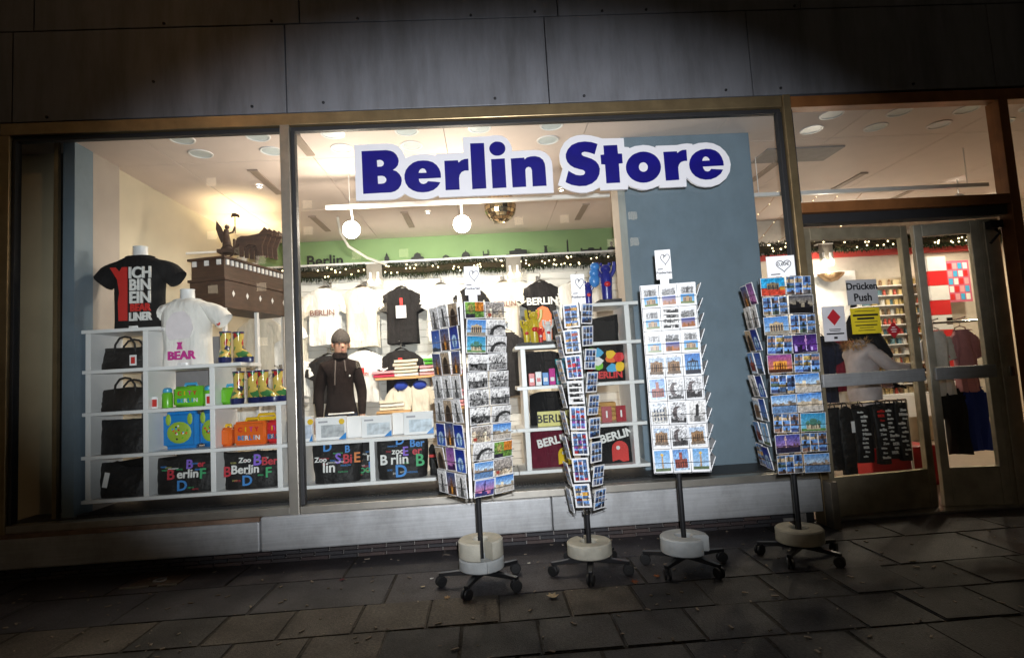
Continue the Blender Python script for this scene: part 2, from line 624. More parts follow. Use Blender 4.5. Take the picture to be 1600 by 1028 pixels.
sill = thing('steel_sill', 'brushed steel sill panels running below the shop window', 'sill', (0, 0, 0.1))
MB().box(-3.60, -1.659, -0.075, 0.06, 0.008, 0.215).build('steel_panel', m_steel, sill, bevel=0.012)
MB().box(-1.653, 0.405, -0.075, 0.06, 0.008, 0.245).build('steel_panel', m_steel, sill, bevel=0.012)
MB().box(0.409, 2.402, -0.075, 0.06, 0.008, 0.245).build('steel_panel', m_steel, sill, bevel=0.008)
MB().box(-3.60, -1.66, -0.070, 0.04, 0.216, 0.244).build('ledge', M('sill_ledge_brown', (0.26, 0.17, 0.12), 0.5, 0.4, 0.3, 10, dirt=0.4), sill)
MB().box(2.412, 2.466, -0.17, -0.072, -0.10, 0.235).build('end_plate', M('end_plate_metal', (0.20, 0.17, 0.13), 0.45, 0.5, 0.2, 8, dirt=0.4), sill, bevel=0.004)

pl = thing('brick_plinth', 'low plinth of thin dark clinker bricks under the steel sill', 'wall', (0, 0.03, 0))
MB().box(-3.7, 2.33, 0.012, 0.1, 0.0, 0.107).build('mortar', M('mortar', (0.30, 0.28, 0.26), 0.9, 0, 0.2, 50, 0.4, 200), pl)
bmats = [M('clinker_%d' % i, c, 0.6, 0, 0.3, 50, 0.5, 160) for i, c in enumerate(((0.035, 0.028, 0.029), (0.045, 0.03, 0.03), (0.03, 0.028, 0.032), (0.06, 0.04, 0.036)))]
bme = []
for i in range(4):
    me = MB().box(-0.098, 0.098, -0.012, 0.03, -0.0118, 0.0118).mesh('brick')
    bm = bmesh.new()
    bm.from_mesh(me)
    bmesh.ops.bevel(bm, geom=list(bm.edges), offset=0.003, segments=1, affect='EDGES')
    bm.to_mesh(me)
    bm.free()
    me.materials.append(bmats[i])
    bme.append(me)
for r in range(4):
    x = -3.55 + (0.1 if r % 2 else 0.0)
    while x < 2.24:
        put('brick', bme[rng.choice((0, 0, 1, 2, 2, 3))], None, pl, loc=(x, rng.uniform(-0.002, 0.002), 0.0135 + r * 0.0268))
        x += 0.2035
MB().box(2.335, 2.40, 0.03, 0.1, 0.0, 0.10).build('hole_block', m_dark, pl)  # dark block in place of a hole, its shade put into the colour

# ------------------------------------------------------------------ doors


def door(name, label, x0, x1, hinge, ang, mat_s):
    """leaf in local coordinates, hinge edge at the origin"""
    w = x1 - x0
    sgn = 1 if hinge == 'left' else -1
    t = thing(name, label, 'door', (x0 if sgn > 0 else x1, 0.09, 0.0), ang)
    xx = lambda a: a if sgn > 0 else a - w
    st = 0.062

    def pb(nm, mat, a0, a1, y0, y1, z0, z1, bev=0.004):
        return MB().box(xx(a0), xx(a1), y0, y1, z0, z1).build(nm, mat, t, bevel=bev)
    pb('stile', mat_s, 0, st, -0.025, 0.025, 0.02, 2.255)
    pb('stile', mat_s, w - st, w, -0.025, 0.025, 0.02, 2.255)
    pb('top_rail', mat_s, st + 0.001, w - st - 0.001, -0.025, 0.025, 2.155, 2.255)
    pb('kick_panel', mat_s, st + 0.001, w - st - 0.001, -0.022, 0.022, 0.02, 0.315)
    g = MB().box(xx(st + 0.001), xx(w - st - 0.001), -0.004, 0.004, 0.316, 2.154).build('glass_pane', m_glass, t)
    pbar = pb('push_bar', m_steel, 0.02, w - 0.02, -0.062, -0.035, 1.0, 1.10, 0.006)
    return t


m_door = M('dull_bronze_door', (0.44, 0.37, 0.25), 0.4, 0.6, 0.2, 8, dirt=0.3)
m_doorg = M('grey_metal_door', (0.52, 0.48, 0.38), 0.42, 0.5, 0.15, 8, dirt=0.3)
dl = door('entrance_door', 'wide glass entrance door leaf with taped notices and a flat push bar', 2.535, 3.455, 'left', R(5), m_door)
drt = door('entrance_door', 'narrow right entrance door leaf with grey frame, standing slightly inward', 3.50, 3.985, 'right', R(-9), m_doorg)
th = MB().box(2.476, 4.158, 0.03, 0.17, 0.0, 0.018).build('door_threshold', m_alu, None, bevel=0.004)
tag(th, 'low metal threshold strip under the entrance doors', 'threshold')
jb = thing('door_jamb', 'pale grey metal jamb panel right of the narrow door leaf', 'door frame', (4.0, 0.09, 0))
MB().box(-0.012, 0.158, -0.02, 0.03, 0.0, 2.26).box(0.02, 0.06, -0.035, -0.021, 0.02, 2.24).build('panel', m_doorg, jb, bevel=0.004)
MB().box(0.06, 0.10, -0.06, -0.021, 1.0, 1.08).build('handle', m_chrome, jb, bevel=0.006)
MB().box(0.03, 0.13, -0.09, -0.021, 2.17, 2.23).tube([(0.08, -0.07, 2.16), (0.06, -0.12, 2.12), (0.03, -0.06, 2.05)], 0.01).build('door_closer', m_black, jb)


def on_door(px, pz, off=-0.034):
    """a point on the left leaf, px metres from its hinge"""
    a = R(5)
    return (2.535 + px * math.cos(a) - off * math.sin(a) * -1 * -1, 0.09 + px * math.sin(a) + off * math.cos(a), pz)


def notice(label, px, pz, w, h, mat, name='paper_notice'):
    t = thing(name, label, 'notice', on_door(px, pz, -0.006), R(5))
    MB().box(-w / 2, w / 2, -0.0016, -0.0004, -h / 2, h / 2).build('sheet', mat, t)
    return t


m_ink = M('black_ink', (0.01, 0.01, 0.012), 0.6)
m_redink = M('red_ink', (0.45, 0.02, 0.03), 0.5)
t = notice('grey handwritten door notice reading Drücken Push', 0.475, 1.73, 0.27, 0.20, M('grey_paper', (0.42, 0.42, 0.43), 0.7))
text('Drücken', 0.078, (0, -0.0032, 0.045), m_ink, t, 0.0022)
text('Push', 0.085, (0.0, -0.0032, -0.045), m_ink, t, 0.0022)
t = notice('yellow printed notice taped below the handwritten push sign', 0.48, 1.50, 0.255, 0.205, M('yellow_paper', (0.72, 0.56, 0.02), 0.6))
for i, (wd, z, hh) in enumerate(((0.18, 0.078, 0.005), (0.22, 0.045, 0.016), (0.15, 0.018, 0.016), (0.20, -0.008, 0.005), (0.19, -0.035, 0.009), (0.12, -0.055, 0.005), (0.15, -0.075, 0.005))):
    MB().box(-wd / 2, wd / 2, -0.0030, -0.0020, z - hh / 2, z + hh / 2).build('print_line', m_ink, t)
t = notice('white notice with red diamond emblem on the left side of the door', 0.205, 1.49, 0.195, 0.275, M('grey_white_paper', (0.62, 0.61, 0.63), 0.6))
MB().prism([[(0, 0.115), (0.058, 0.05), (0, -0.015), (-0.058, 0.05)]], -0.0032, -0.0020).build('diamond', m_redink, t)
for wd, z, hh in ((0.10, -0.045, 0.006), (0.09, -0.058, 0.005), (0.15, -0.08, 0.012), (0.03, -0.112, 0.018)):
    MB().box(-wd / 2, wd / 2, -0.0030, -0.0020, z - hh / 2, z + hh / 2).build('print_line', m_ink, t)
t = thing('diamond_sticker', 'small red diamond sticker on the door glass right of the yellow notice', 'sticker', on_door(0.715, 1.415, -0.006), R(5))
MB().prism([[(0, 0.068), (0.062, 0.0), (0, -0.068), (-0.062, 0.0)]], -0.0016, -0.0004).build('sheet', m_redink, t)
for wd, z in ((0.03, 0.022), (0.055, 0.004), (0.04, -0.014)):
    MB().box(-wd / 2, wd / 2, -0.0030, -0.0020, z - 0.003, z + 0.003).build('print_line', m_paper, t)

# ------------------------------------------------------------------ big shop sign
SIGN_LETTERS=[
['B',[[(-0.851,2.964),(-0.770,2.965),(-0.668,2.965),(-0.638,2.959),(-0.613,2.947),(-0.593,2.926),(-0.581,2.899),(-0.578,2.878),(-0.586,2.846),(-0.603,2.826),(-0.626,2.810),(-0.599,2.800),(-0.577,2.777),(-0.564,2.751),(-0.562,2.727),(-0.570,2.693),(-0.589,2.665),(-0.615,2.648),(-0.646,2.640),(-0.732,2.640),(-0.850,2.638)],[(-0.740,2.891),(-0.717,2.893),(-0.702,2.887),(-0.691,2.875),(-0.689,2.861),(-0.696,2.847),(-0.709,2.840),(-0.738,2.840)],[(-0.739,2.770),(-0.706,2.770),(-0.689,2.764),(-0.677,2.748),(-0.675,2.737),(-0.680,2.722),(-0.693,2.712),(-0.709,2.709),(-0.738,2.709)]]],
['e',[[(-0.270,2.736),(-0.270,2.770),(-0.279,2.804),(-0.298,2.834),(-0.326,2.858),(-0.361,2.870),(-0.396,2.874),(-0.437,2.872),(-0.474,2.859),(-0.505,2.835),(-0.528,2.807),(-0.540,2.771),(-0.541,2.739),(-0.534,2.705),(-0.515,2.672),(-0.485,2.649),(-0.448,2.634),(-0.408,2.630),(-0.367,2.633),(-0.330,2.645),(-0.301,2.666),(-0.285,2.686),(-0.277,2.701),(-0.322,2.708),(-0.368,2.713),(-0.382,2.698),(-0.402,2.693),(-0.420,2.698),(-0.432,2.713),(-0.436,2.735),(-0.357,2.735)],[(-0.435,2.780),(-0.431,2.795),(-0.420,2.808),(-0.404,2.814),(-0.389,2.809),(-0.379,2.795),(-0.376,2.778)]]],
['r',[[(-0.239,2.864),(-0.137,2.865),(-0.133,2.847),(-0.112,2.863),(-0.086,2.872),(-0.059,2.873),(-0.060,2.783),(-0.091,2.783),(-0.114,2.773),(-0.129,2.753),(-0.135,2.727),(-0.135,2.639),(-0.240,2.639)]]],
['l',[[(-0.039,2.991),(0.066,2.990),(0.065,2.640),(-0.041,2.638)]]],
['i',[[(0.112,2.862),(0.216,2.864),(0.216,2.639),(0.111,2.638)]]],
['dot',[[(0.225,2.940),(0.223,2.928),(0.218,2.916),(0.210,2.906),(0.200,2.898),(0.188,2.892),(0.175,2.888),(0.161,2.888),(0.148,2.889),(0.135,2.894),(0.124,2.901),(0.115,2.910),(0.108,2.921),(0.104,2.933),(0.103,2.945),(0.105,2.957),(0.111,2.969),(0.118,2.979),(0.129,2.987),(0.141,2.993),(0.154,2.997),(0.167,2.997),(0.181,2.995),(0.194,2.991),(0.205,2.984),(0.214,2.975),(0.221,2.964),(0.224,2.952)]]],
['n',[[(0.261,2.861),(0.363,2.864),(0.365,2.849),(0.384,2.864),(0.411,2.871),(0.447,2.872),(0.481,2.862),(0.505,2.840),(0.516,2.810),(0.519,2.778),(0.519,2.640),(0.414,2.639),(0.415,2.767),(0.408,2.786),(0.391,2.792),(0.374,2.785),(0.366,2.769),(0.365,2.639),(0.262,2.638)]]],
['S',[[(0.929,2.947),(0.884,2.963),(0.832,2.971),(0.779,2.966),(0.730,2.947),(0.697,2.913),(0.680,2.877),(0.679,2.850),(0.688,2.817),(0.709,2.790),(0.739,2.770),(0.780,2.756),(0.806,2.749),(0.817,2.737),(0.816,2.721),(0.803,2.710),(0.777,2.708),(0.746,2.714),(0.716,2.731),(0.692,2.748),(0.664,2.661),(0.709,2.638),(0.766,2.625),(0.818,2.626),(0.866,2.642),(0.905,2.672),(0.926,2.711),(0.933,2.753),(0.924,2.786),(0.905,2.813),(0.875,2.833),(0.839,2.848),(0.811,2.858),(0.800,2.872),(0.805,2.886),(0.826,2.891),(0.857,2.885),(0.901,2.868)]]],
['t',[[(0.973,2.933),(1.079,2.933),(1.080,2.865),(1.111,2.864),(1.111,2.789),(1.081,2.787),(1.080,2.639),(0.975,2.638),(0.975,2.785),(0.946,2.788),(0.945,2.861),(0.973,2.863)]]],
['o',[[(1.403,2.745),(1.399,2.724),(1.391,2.704),(1.379,2.686),(1.365,2.669),(1.347,2.655),(1.327,2.644),(1.305,2.636),(1.282,2.631),(1.258,2.630),(1.235,2.633),(1.213,2.640),(1.192,2.650),(1.174,2.662),(1.159,2.678),(1.147,2.696),(1.138,2.715),(1.134,2.736),(1.133,2.757),(1.137,2.778),(1.145,2.798),(1.156,2.817),(1.171,2.833),(1.188,2.848),(1.209,2.859),(1.231,2.867),(1.254,2.872),(1.277,2.873),(1.300,2.870),(1.323,2.863),(1.343,2.853),(1.362,2.841),(1.377,2.825),(1.389,2.807),(1.398,2.787),(1.402,2.767)],[(1.302,2.751),(1.300,2.739),(1.294,2.729),(1.286,2.721),(1.275,2.716),(1.264,2.715),(1.254,2.717),(1.244,2.723),(1.237,2.731),(1.233,2.742),(1.232,2.754),(1.235,2.765),(1.241,2.776),(1.249,2.784),(1.259,2.788),(1.270,2.790),(1.281,2.788),(1.290,2.782),(1.297,2.773),(1.302,2.762)]]],
['r',[[(1.431,2.864),(1.535,2.865),(1.538,2.850),(1.558,2.865),(1.580,2.873),(1.611,2.874),(1.610,2.787),(1.583,2.786),(1.561,2.779),(1.544,2.760),(1.536,2.737),(1.536,2.641),(1.433,2.639)]]],
['e',[[(1.891,2.738),(1.891,2.768),(1.881,2.803),(1.863,2.836),(1.835,2.859),(1.799,2.872),(1.762,2.875),(1.721,2.869),(1.682,2.852),(1.651,2.826),(1.632,2.795),(1.623,2.760),(1.626,2.725),(1.639,2.692),(1.663,2.664),(1.699,2.643),(1.740,2.633),(1.783,2.634),(1.827,2.649),(1.862,2.674),(1.883,2.706),(1.838,2.710),(1.790,2.715),(1.776,2.699),(1.759,2.696),(1.741,2.702),(1.732,2.717),(1.727,2.736),(1.814,2.737)],[(1.726,2.781),(1.733,2.799),(1.746,2.812),(1.758,2.815),(1.772,2.809),(1.783,2.796),(1.787,2.782)]]]]
SIGN_PLATES=[[(-0.905,3.015),(-0.768,3.018),(-0.656,3.018),(-0.615,3.011),(-0.575,2.991),(-0.548,2.958),(-0.535,2.926),(-0.528,2.899),(-0.486,2.916),(-0.435,2.924),(-0.394,2.925),(-0.348,2.920),(-0.305,2.910),(-0.292,2.921),(-0.094,2.921),(-0.092,3.043),(0.068,3.043),(0.104,3.044),(0.135,3.048),(0.167,3.049),(0.208,3.041),(0.243,3.017),(0.264,2.984),(0.274,2.949),(0.274,2.919),(0.357,2.921),(0.445,2.921),(0.487,2.916),(0.527,2.898),(0.556,2.865),(0.570,2.829),(0.573,2.792),(0.571,2.585),(-0.292,2.587),(-0.293,2.605),(-0.338,2.586),(-0.379,2.577),(-0.415,2.577),(-0.461,2.584),(-0.505,2.601),(-0.547,2.627),(-0.581,2.602),(-0.612,2.590),(-0.653,2.586),(-0.905,2.589)],
[(0.651,2.773),(0.633,2.820),(0.631,2.873),(0.645,2.921),(0.674,2.968),(0.718,3.004),(0.772,3.022),(0.825,3.026),(0.882,3.018),(0.929,3.004),(0.968,2.990),(1.134,2.987),(1.134,2.917),(1.166,2.914),(1.173,2.905),(1.214,2.920),(1.272,2.925),(1.280,2.926),(1.323,2.921),(1.359,2.909),(1.377,2.900),(1.379,2.916),(1.540,2.915),(1.578,2.921),(1.621,2.925),(1.663,2.919),(1.663,2.911),(1.712,2.924),(1.772,2.927),(1.825,2.917),(1.876,2.890),(1.915,2.850),(1.940,2.801),(1.948,2.746),(1.935,2.687),(1.901,2.635),(1.849,2.597),(1.789,2.578),(1.736,2.577),(1.678,2.591),(1.633,2.619),(1.594,2.662),(1.590,2.587),(1.383,2.587),(1.381,2.605),(1.333,2.587),(1.285,2.577),(1.253,2.576),(1.211,2.582),(1.246,2.580),(1.199,2.590),(1.163,2.604),(1.141,2.619),(1.137,2.587),(0.928,2.587),(0.925,2.612),(0.878,2.588),(0.825,2.574),(0.773,2.574),(0.716,2.587),(0.661,2.611),(0.607,2.645)]]
sg = thing('shop_sign', 'blue Berlin Store lettering on white cut-out plates hung across the window', 'sign', (0, 0, 0))
for i, P in enumerate(SIGN_PLATES):
    MB().prism([P], -0.070, -0.050).build('backing_plate', M('sign_white', (0.80, 0.79, 0.82), 0.4, 0, 0.02), sg)
for nm, loops in SIGN_LETTERS:
    o = MB().prism(loops, -0.0745, -0.0705).build('letter_dot' if nm == 'dot' else 'letter', m_navy, sg)
for x, z in ((-0.72, 2.72), (0.30, 2.8), (0.85, 2.68), (1.75, 2.75)):
    MB().tube([(x, -0.05, z), (x, -0.001, z)], 0.012, 10).build('stand_off', m_chrome, sg)

# ------------------------------------------------------------------ across the street (seen in reflections)
ob = thing('apartment_building', 'dark apartment block across the square with a few lit windows', 'building', (-6, -58, 0))
MB().box(-26, 26, -8, 0, 0, 34).build('wall', M('far_facade', (0.16, 0.15, 0.14), 0.9), ob)
m_lit = M('lit_window', (0.8, 0.65, 0.4), 0.5, emit=4.5, ecol=(1.0, 0.85, 0.6))
m_unlit = M('unlit_window', (0.02, 0.02, 0.025), 0.1)
wme = MB().box(-0.5, 0.5, -0.05, 0.06, -0.45, 0.45).mesh('window')
wl = wme.copy()
wme.materials.append(m_unlit)
wl.materials.append(m_lit)
r2 = random.Random(5)
for iz in range(10):
    for ix in range(-9, 10):
        put('window', wl if r2.random() < 0.22 else wme, None, ob, loc=(ix * 2.6, 0.02, 3.4 + iz * 3.0))
sl = thing('street_lamp', 'tall street lamp with an orange glowing head behind the viewer', 'street lamp', (-4.4, -6.6, 0))
MB().tube([(0, 0, 0), (0, 0, 1), (0, 0, 6.6), (0, 0.1, 6.95), (0, 0.55, 7.05)], [0.09, 0.07, 0.05, 0.045, 0.04], 12).build('pole', m_black, sl)
MB().lathe([(0.0, 0.12), (0.12, 0.10), (0.2, 0.02), (0.2, 0.0)], 18, (0, 0.7, 7.0)).build('lamp_hood', m_black, sl, True)
MB().ball((0, 0.7, 6.97), 0.13, 0.13, 0.07).build('lamp_glass', M('sodium_glow', (1, 0.5, 0.15), 0.4, emit=60, ecol=(1.0, 0.50, 0.18)), sl, True)
lamp('street_lamp_light', 'POINT', (0, 0.7, 6.80), 25, (1.0, 0.62, 0.30), 0.10, parent=sl)

# ------------------------------------------------------------------ shop interior shell
struct(MB().box(-3.5, 7.6, 0.12, 3.6, -0.005, 0.003).build('floor', m_floor))
struct(MB().box(-3.46, 2.40, 0.065, 0.62, 0.30, 0.40).build('window_platform', M('platform_dark', (0.03, 0.028, 0.03), 0.5)))
gl = thing('heater_grille', 'black ribbed heater grille strip along the inside of the window', 'grille', (0, 0.065, 0.402))
MB().box(-3.0, 1.25, 0, 0.10, 0, 0.006).build('frame', m_dark, gl)
b = MB()
for k in range(210):
    b.box(-3.0 + k * 0.02, -2.99 + k * 0.02, 0.005, 0.095, 0.006, 0.016)
b.build('fin', m_black, gl)['kind'] = 'stuff'
bw = struct(MB().box(-3.5, 7.6, 3.5, 3.7, 0, 3.3).build('wall_back', M('back_wall_paint', (0.6, 0.55, 0.48), 0.8)))
# slat boards of the shirt wall: shared mesh
me = MB().box(-3.02, 1.95, 3.478, 3.499, 0.0, 0.094).mesh('slat_board')
me.materials.append(m_slat)
for k in range(27):
    put('slat_board', me, None, bw, loc=(0, 0, 0.02 + k * 0.1))
MB().box(-3.02, 1.95, 3.470, 3.499, 2.90, 3.20).build('green_band', m_green, bw)
MB().box(-3.02, 1.95, 3.30, 3.499, 2.825, 2.85).build('wall_ledge', m_white, bw)
MB().box(-3.02, 1.95, 3.472, 3.499, 2.852, 2.899).build('green_band', m_green, bw)
MB().box(2.6, 7.5, 3.44, 3.499, 2.62, 2.70).build('red_band', M('red_band_paint', (0.5, 0.05, 0.04), 0.6), bw)
MB().box(4.2, 5.25, 3.45, 3.499, 1.5, 2.42).build('white_panel', M('white_panel_tone', (0.85, 0.85, 0.85), 0.6), bw)  # plain white board on the back wall
struct(MB().box(-3.3, -3.08, 0.62, 3.5, 0, 3.3).build('wall_left', m_cream))
struct(MB().box(-3.3, -3.045, 0.30, 0.62, 0, 3.3).build('wall_left_return', m_taupe))  # front stretch of the wall, darker and greyer than the cream
struct(MB().box(-3.13, -3.045, 0.10, 0.299, 0.40, 3.3).build('wall_left_pier', m_pillar))
struct(MB().box(-3.7, -3.131, 0.30, 0.40, 0.0, 3.3).build('wall_far_left', m_beige))
MB().box(-3.19, -3.16, 0.09, 0.12, 0.40, 3.2).build('window_post', m_brass, fr)
struct(MB().box(7.4, 7.6, 0.1, 3.5, 0, 3.3).build('wall_right', m_cream))
ce = struct(MB().box(-3.6, 7.6, 0.06, 3.6, 3.215, 3.4).build('ceiling', M('ceiling_void', (0.3, 0.27, 0.25), 0.9)))
for k in range(10):
    x0 = -3.70 + k * 1.152
    MB().box(x0 + 0.003, x0 + 1.149, 0.055, 0.610, 3.200, 3.214).build('ceiling_panel', m_ceil, ce)
    MB().box(x0 + 0.003, x0 + 1.149, 0.616, 2.06, 3.200, 3.214).build('ceiling_panel', m_ceil, ce)
    MB().box(x0 + 0.003, x0 + 1.149, 2.066, 3.5, 3.200, 3.214).build('ceiling_panel', m_ceil, ce)
pi_ = thing('pillar', 'big blue-grey square pillar standing just behind the window glass', 'pillar', (1.80, 0.66, 0.4))
MB().box(-0.56, 0.56, -0.24, -0.002, 0, 2.80).build('front_face', m_pillar, pi_, bevel=0.004)
MB().box(-0.56, 0.56, 0.0, 0.24, 0, 2.80).build('rear_face', m_taupe, pi_)
# unlit recessed lights along the window
dlp = None
ix = 0
for yi, y in enumerate((0.125, 0.41)):
    for xi in range(14):
        x = -2.26 + xi * 0.575
        if 1.0 < x < 2.5 or (yi == 0 and 2.5 < x < 2.8):
            continue
        if dlp is None:
            dlp = thing('recessed_light', '', 'ceiling light')
            MB().lathe([(0.078, 0.0), (0.080, -0.006), (0.092, -0.006), (0.095, 0.0)], 24).build('trim_ring', m_white, dlp, True)
            MB().lathe([(0.0, -0.001), (0.05, -0.0012), (0.078, -0.002)], 24).build('lens', M('frosted_lens', (0.55, 0.62, 0.64), 0.35), dlp)
            t = dlp
        else:
            t = copy_tree(dlp)
        t.location = (x, y, 3.199)
        t['label'] = 'round frosted recessed light, %s from the left in the %s ceiling row' % (('first', 'second', 'third', 'fourth', 'fifth', 'sixth', 'seventh', 'eighth', 'ninth', 'tenth', 'eleventh', 'twelfth', 'thirteenth', 'last')[xi], ('front', 'second')[yi])
        t['group'] = 'recessed ceiling lights'
# narrow dark slots in the ceiling
for i, (x, y) in enumerate(((-1.93, 2.28), (-0.87, 2.28), (0.22, 2.28), (1.27, 2.28), (-1.40, 0.12), (-2.0, 0.80), (3.0, 1.05), (4.2, 1.6), (5.3, 2.2))):
    o = MB().box(-0.035, 0.035, 0, 0.66 if i != 4 else 0.40, -0.012, 0.0).box(-0.045, 0.045, -0.01, 0.0, -0.016, 0).build('ceiling_slot', M('slot_grey', (0.32, 0.25, 0.2), 0.6), loc=(x, y, 3.199))
    tag(o, ['slot left of the first bright lamp', 'slot between the two bright lamps', 'slot beside the mirror ball', 'slot right of the mirror ball', 'slot just inside the left mullion', 'slot at the far left', 'slot above the door', 'longer-away slot above the door', 'slot at the far right'][i].join(('narrow grey ceiling air ', '')), 'air slot', 'ceiling air slots')
o = MB().box(0, 0.75, 0, 0.35, -0.012, 0).build('ceiling_hatch', M('hatch_grey', (0.30, 0.28, 0.27), 0.7), loc=(2.72, 0.80, 3.199))
tag(o, 'grey square ceiling hatch inside above the door', 'hatch')

# ------------------------------------------------------------------ lamps inside
warm = (1.0, 0.86, 0.70)
rail = thing('lamp_rail', 'long white lamp rail hung below the ceiling across the window', 'rail', (0, 1.0, 2.885))
MB().box(-1.42, 1.25, -0.02, 0.02, -0.018, 0.018).build('rail', m_white, rail)
for x in (-1.2, 0.0, 1.1):
    MB().tube([(x, 0, 0.018), (x, 0, 0.315)], 0.004, 6).build('hanger_rod', m_white, rail)
rail2 = thing('lamp_rail', 'dim white rail below the ceiling above the entrance door', 'rail', (0, 1.0, 2.82))
MB().box(2.6, 5.0, -0.02, 0.02, -0.018, 0.018).build('rail', m_white, rail2)
for x in (2.7, 4.8):
    MB().tube([(x, 0, 0.018), (x, 0, 0.38)], 0.004, 6).build('hanger_rod', m_white, rail2)
m_glow = M('lamp_glow', (1, 0.95, 0.85), 0.3, emit=45, ecol=(1.0, 0.93, 0.80))
for i, (x, z) in enumerate(((-1.19, 2.665), (-0.165, 2.67))):
    t = thing('spot_lamp', ('dazzling round spot lamp on the rail near the left mullion', 'dazzling round spot lamp on the rail left of the mirror ball')[i], 'lamp', (x, 1.0, z), 0, 'lit spot lamps on the rail')
    hd = MB().lathe([(0.035, 0.10), (0.05, 0.07), (0.078, 0.0), (0.082, -0.008)], 24).xf(Matrix.Rotation(R(-82), 4, 'X')).build('lamp_head', m_white, t, True)
    MB().lathe([(0.0, 0.012), (0.045, 0.01), (0.076, 0.0)], 24).xf(Matrix.Rotation(R(-82), 4, 'X')).build('lamp_lens', m_glow, t, True)
    MB().tube([(0, 0.06, 0.02), (0, 0.05, 0.12), (0, 0.0, 0.205)], 0.010, 8).build('lamp_arm', m_white, t)
    lamp('spot_lamp_light', 'POINT', (0, -0.07, 0.0), 34, warm, 0.09, parent=t)
    lamp('spot_lamp_beam', 'SPOT', (0, 0.13, 0.0), 185, (1.0, 0.94, 0.84), 0.05, aim=None, spot=110, blend=0.6, parent=t).rotation_euler = (R(62), 0, R(-8 + 16 * i))
# mirror ball
mbx = thing('mirror_ball', 'gold-toned mirror ball hanging under the sign', 'mirror ball', (0.222, 1.5, 2.97))
b = MB()
n, m = 22, 12
for i in range(m):
    for k in range(n):
        p0, p1 = -PI / 2 + PI * (i + .06) / m, -PI / 2 + PI * (i + .94) / m
        t0, t1 = 2 * PI * (k + .05) / n, 2 * PI * (k + .95) / n
        jx = rng.uniform(.985, 1.01)
        q = [(0.165 * jx * math.cos(p) * math.cos(t_), 0.165 * jx * math.cos(p) * math.sin(t_), 0.165 * jx * math.sin(p)) for p, t_ in ((p0, t0), (p0, t1), (p1, t1), (p1, t0))]
        b.add(q, [(0, 1, 2, 3)])
o = b.build('mirror_tile', M('mirror_tile', (0.85, 0.68, 0.42), 0.12, 1.0), mbx)
o['kind'] = 'stuff'
MB().ball((0, 0, 0), 0.16, n=20, m=12).build('core', m_dark, mbx)
MB().tube([(0, 0, 0.155), (0, 0, 0.23)], 0.012, 8).build('hanger_rod', m_black, mbx)
# curved tube lamp reaching from the ceiling to the wall
o = MB().tube([(-1.62, 2.2, 3.15), (-1.62, 2.3, 3.0), (-1.58, 2.5, 2.88), (-1.45, 2.9, 2.82), (-1.28, 3.3, 2.80)], 0.016, 8).build('bent_pipe', M('pipe_white', (0.7, 0.68, 0.62), 0.3), None, True)
tag(o, 'thin bent white pipe reaching from the ceiling to the wall ledge', 'pipe')
# flood lamps on the ledge (washing the shirt wall)
for i, (x, y, z, lab) in enumerate(((-1.42, 3.2, 2.66, 'square twin-bulb wall lamp hanging by the garland, left one'), (0.42, 3.2, 2.66, 'square twin-bulb wall lamp hanging by the garland, right one'), (4.70, 3.2, 2.62, 'square twin-bulb lamp seen through the entrance door'))):
    t = thing('twin_lamp', lab, 'lamp', (x, y, z), 0, 'twin bulb wall lamps')
    MB().box(-0.10, 0.10, -0.005, 0.0, -0.16, 0.14).build('frame_plate', M('lamp_plate', (0.22, 0.20, 0.17), 0.3), t)
    MB().box(-0.11, 0.11, -0.01, 0.09, 0.14, 0.155).build('bracket', m_white, t)
    for s in (-0.05, 0.05):
        MB().ball((s, -0.03, -0.10), 0.030, n=12, m=8).build('bulb', M('warm_bulb', (1, 0.9, 0.7), 0.4, emit=12, ecol=(1.0, 0.88, 0.65)), t, True)
        MB().tube([(s, -0.02, 0.02), (s, -0.03, -0.075)], 0.018, 8).build('socket', m_white, t)
    lamp('twin_lamp_light', 'POINT', (0, -0.05, -0.24), 9 if i < 2 else 30, warm, 0.06, parent=t)
# uplighters behind the dark gate model: they make the warm pools on the ceiling
for i, (x, y, lab) in enumerate(((-2.52, 1.75, 'front'), (-2.72, 2.25, 'middle'), (-2.76, 2.62, 'rear'))):
    t = thing('uplighter', 'small ceiling-washing lamp on the left wall, %s of three' % lab, 'lamp', (x, y, 2.72), 0, 'uplighters on the left wall')
    MB().lathe([(0.03, -0.04), (0.05, 0.0), (0.055, 0.03)], 14).build('cup', m_white, t, True)
    MB().box(-3.08 - x, -0.03, -0.012, 0.012, -0.03, -0.01).build('bracket', m_white, t)
    lamp('uplighter_light', 'SPOT', (0, 0, 0.05), 26, (1.0, 0.80, 0.45), 0.03, aim=(0, 0, 2), spot=125, blend=0.8, parent=t)
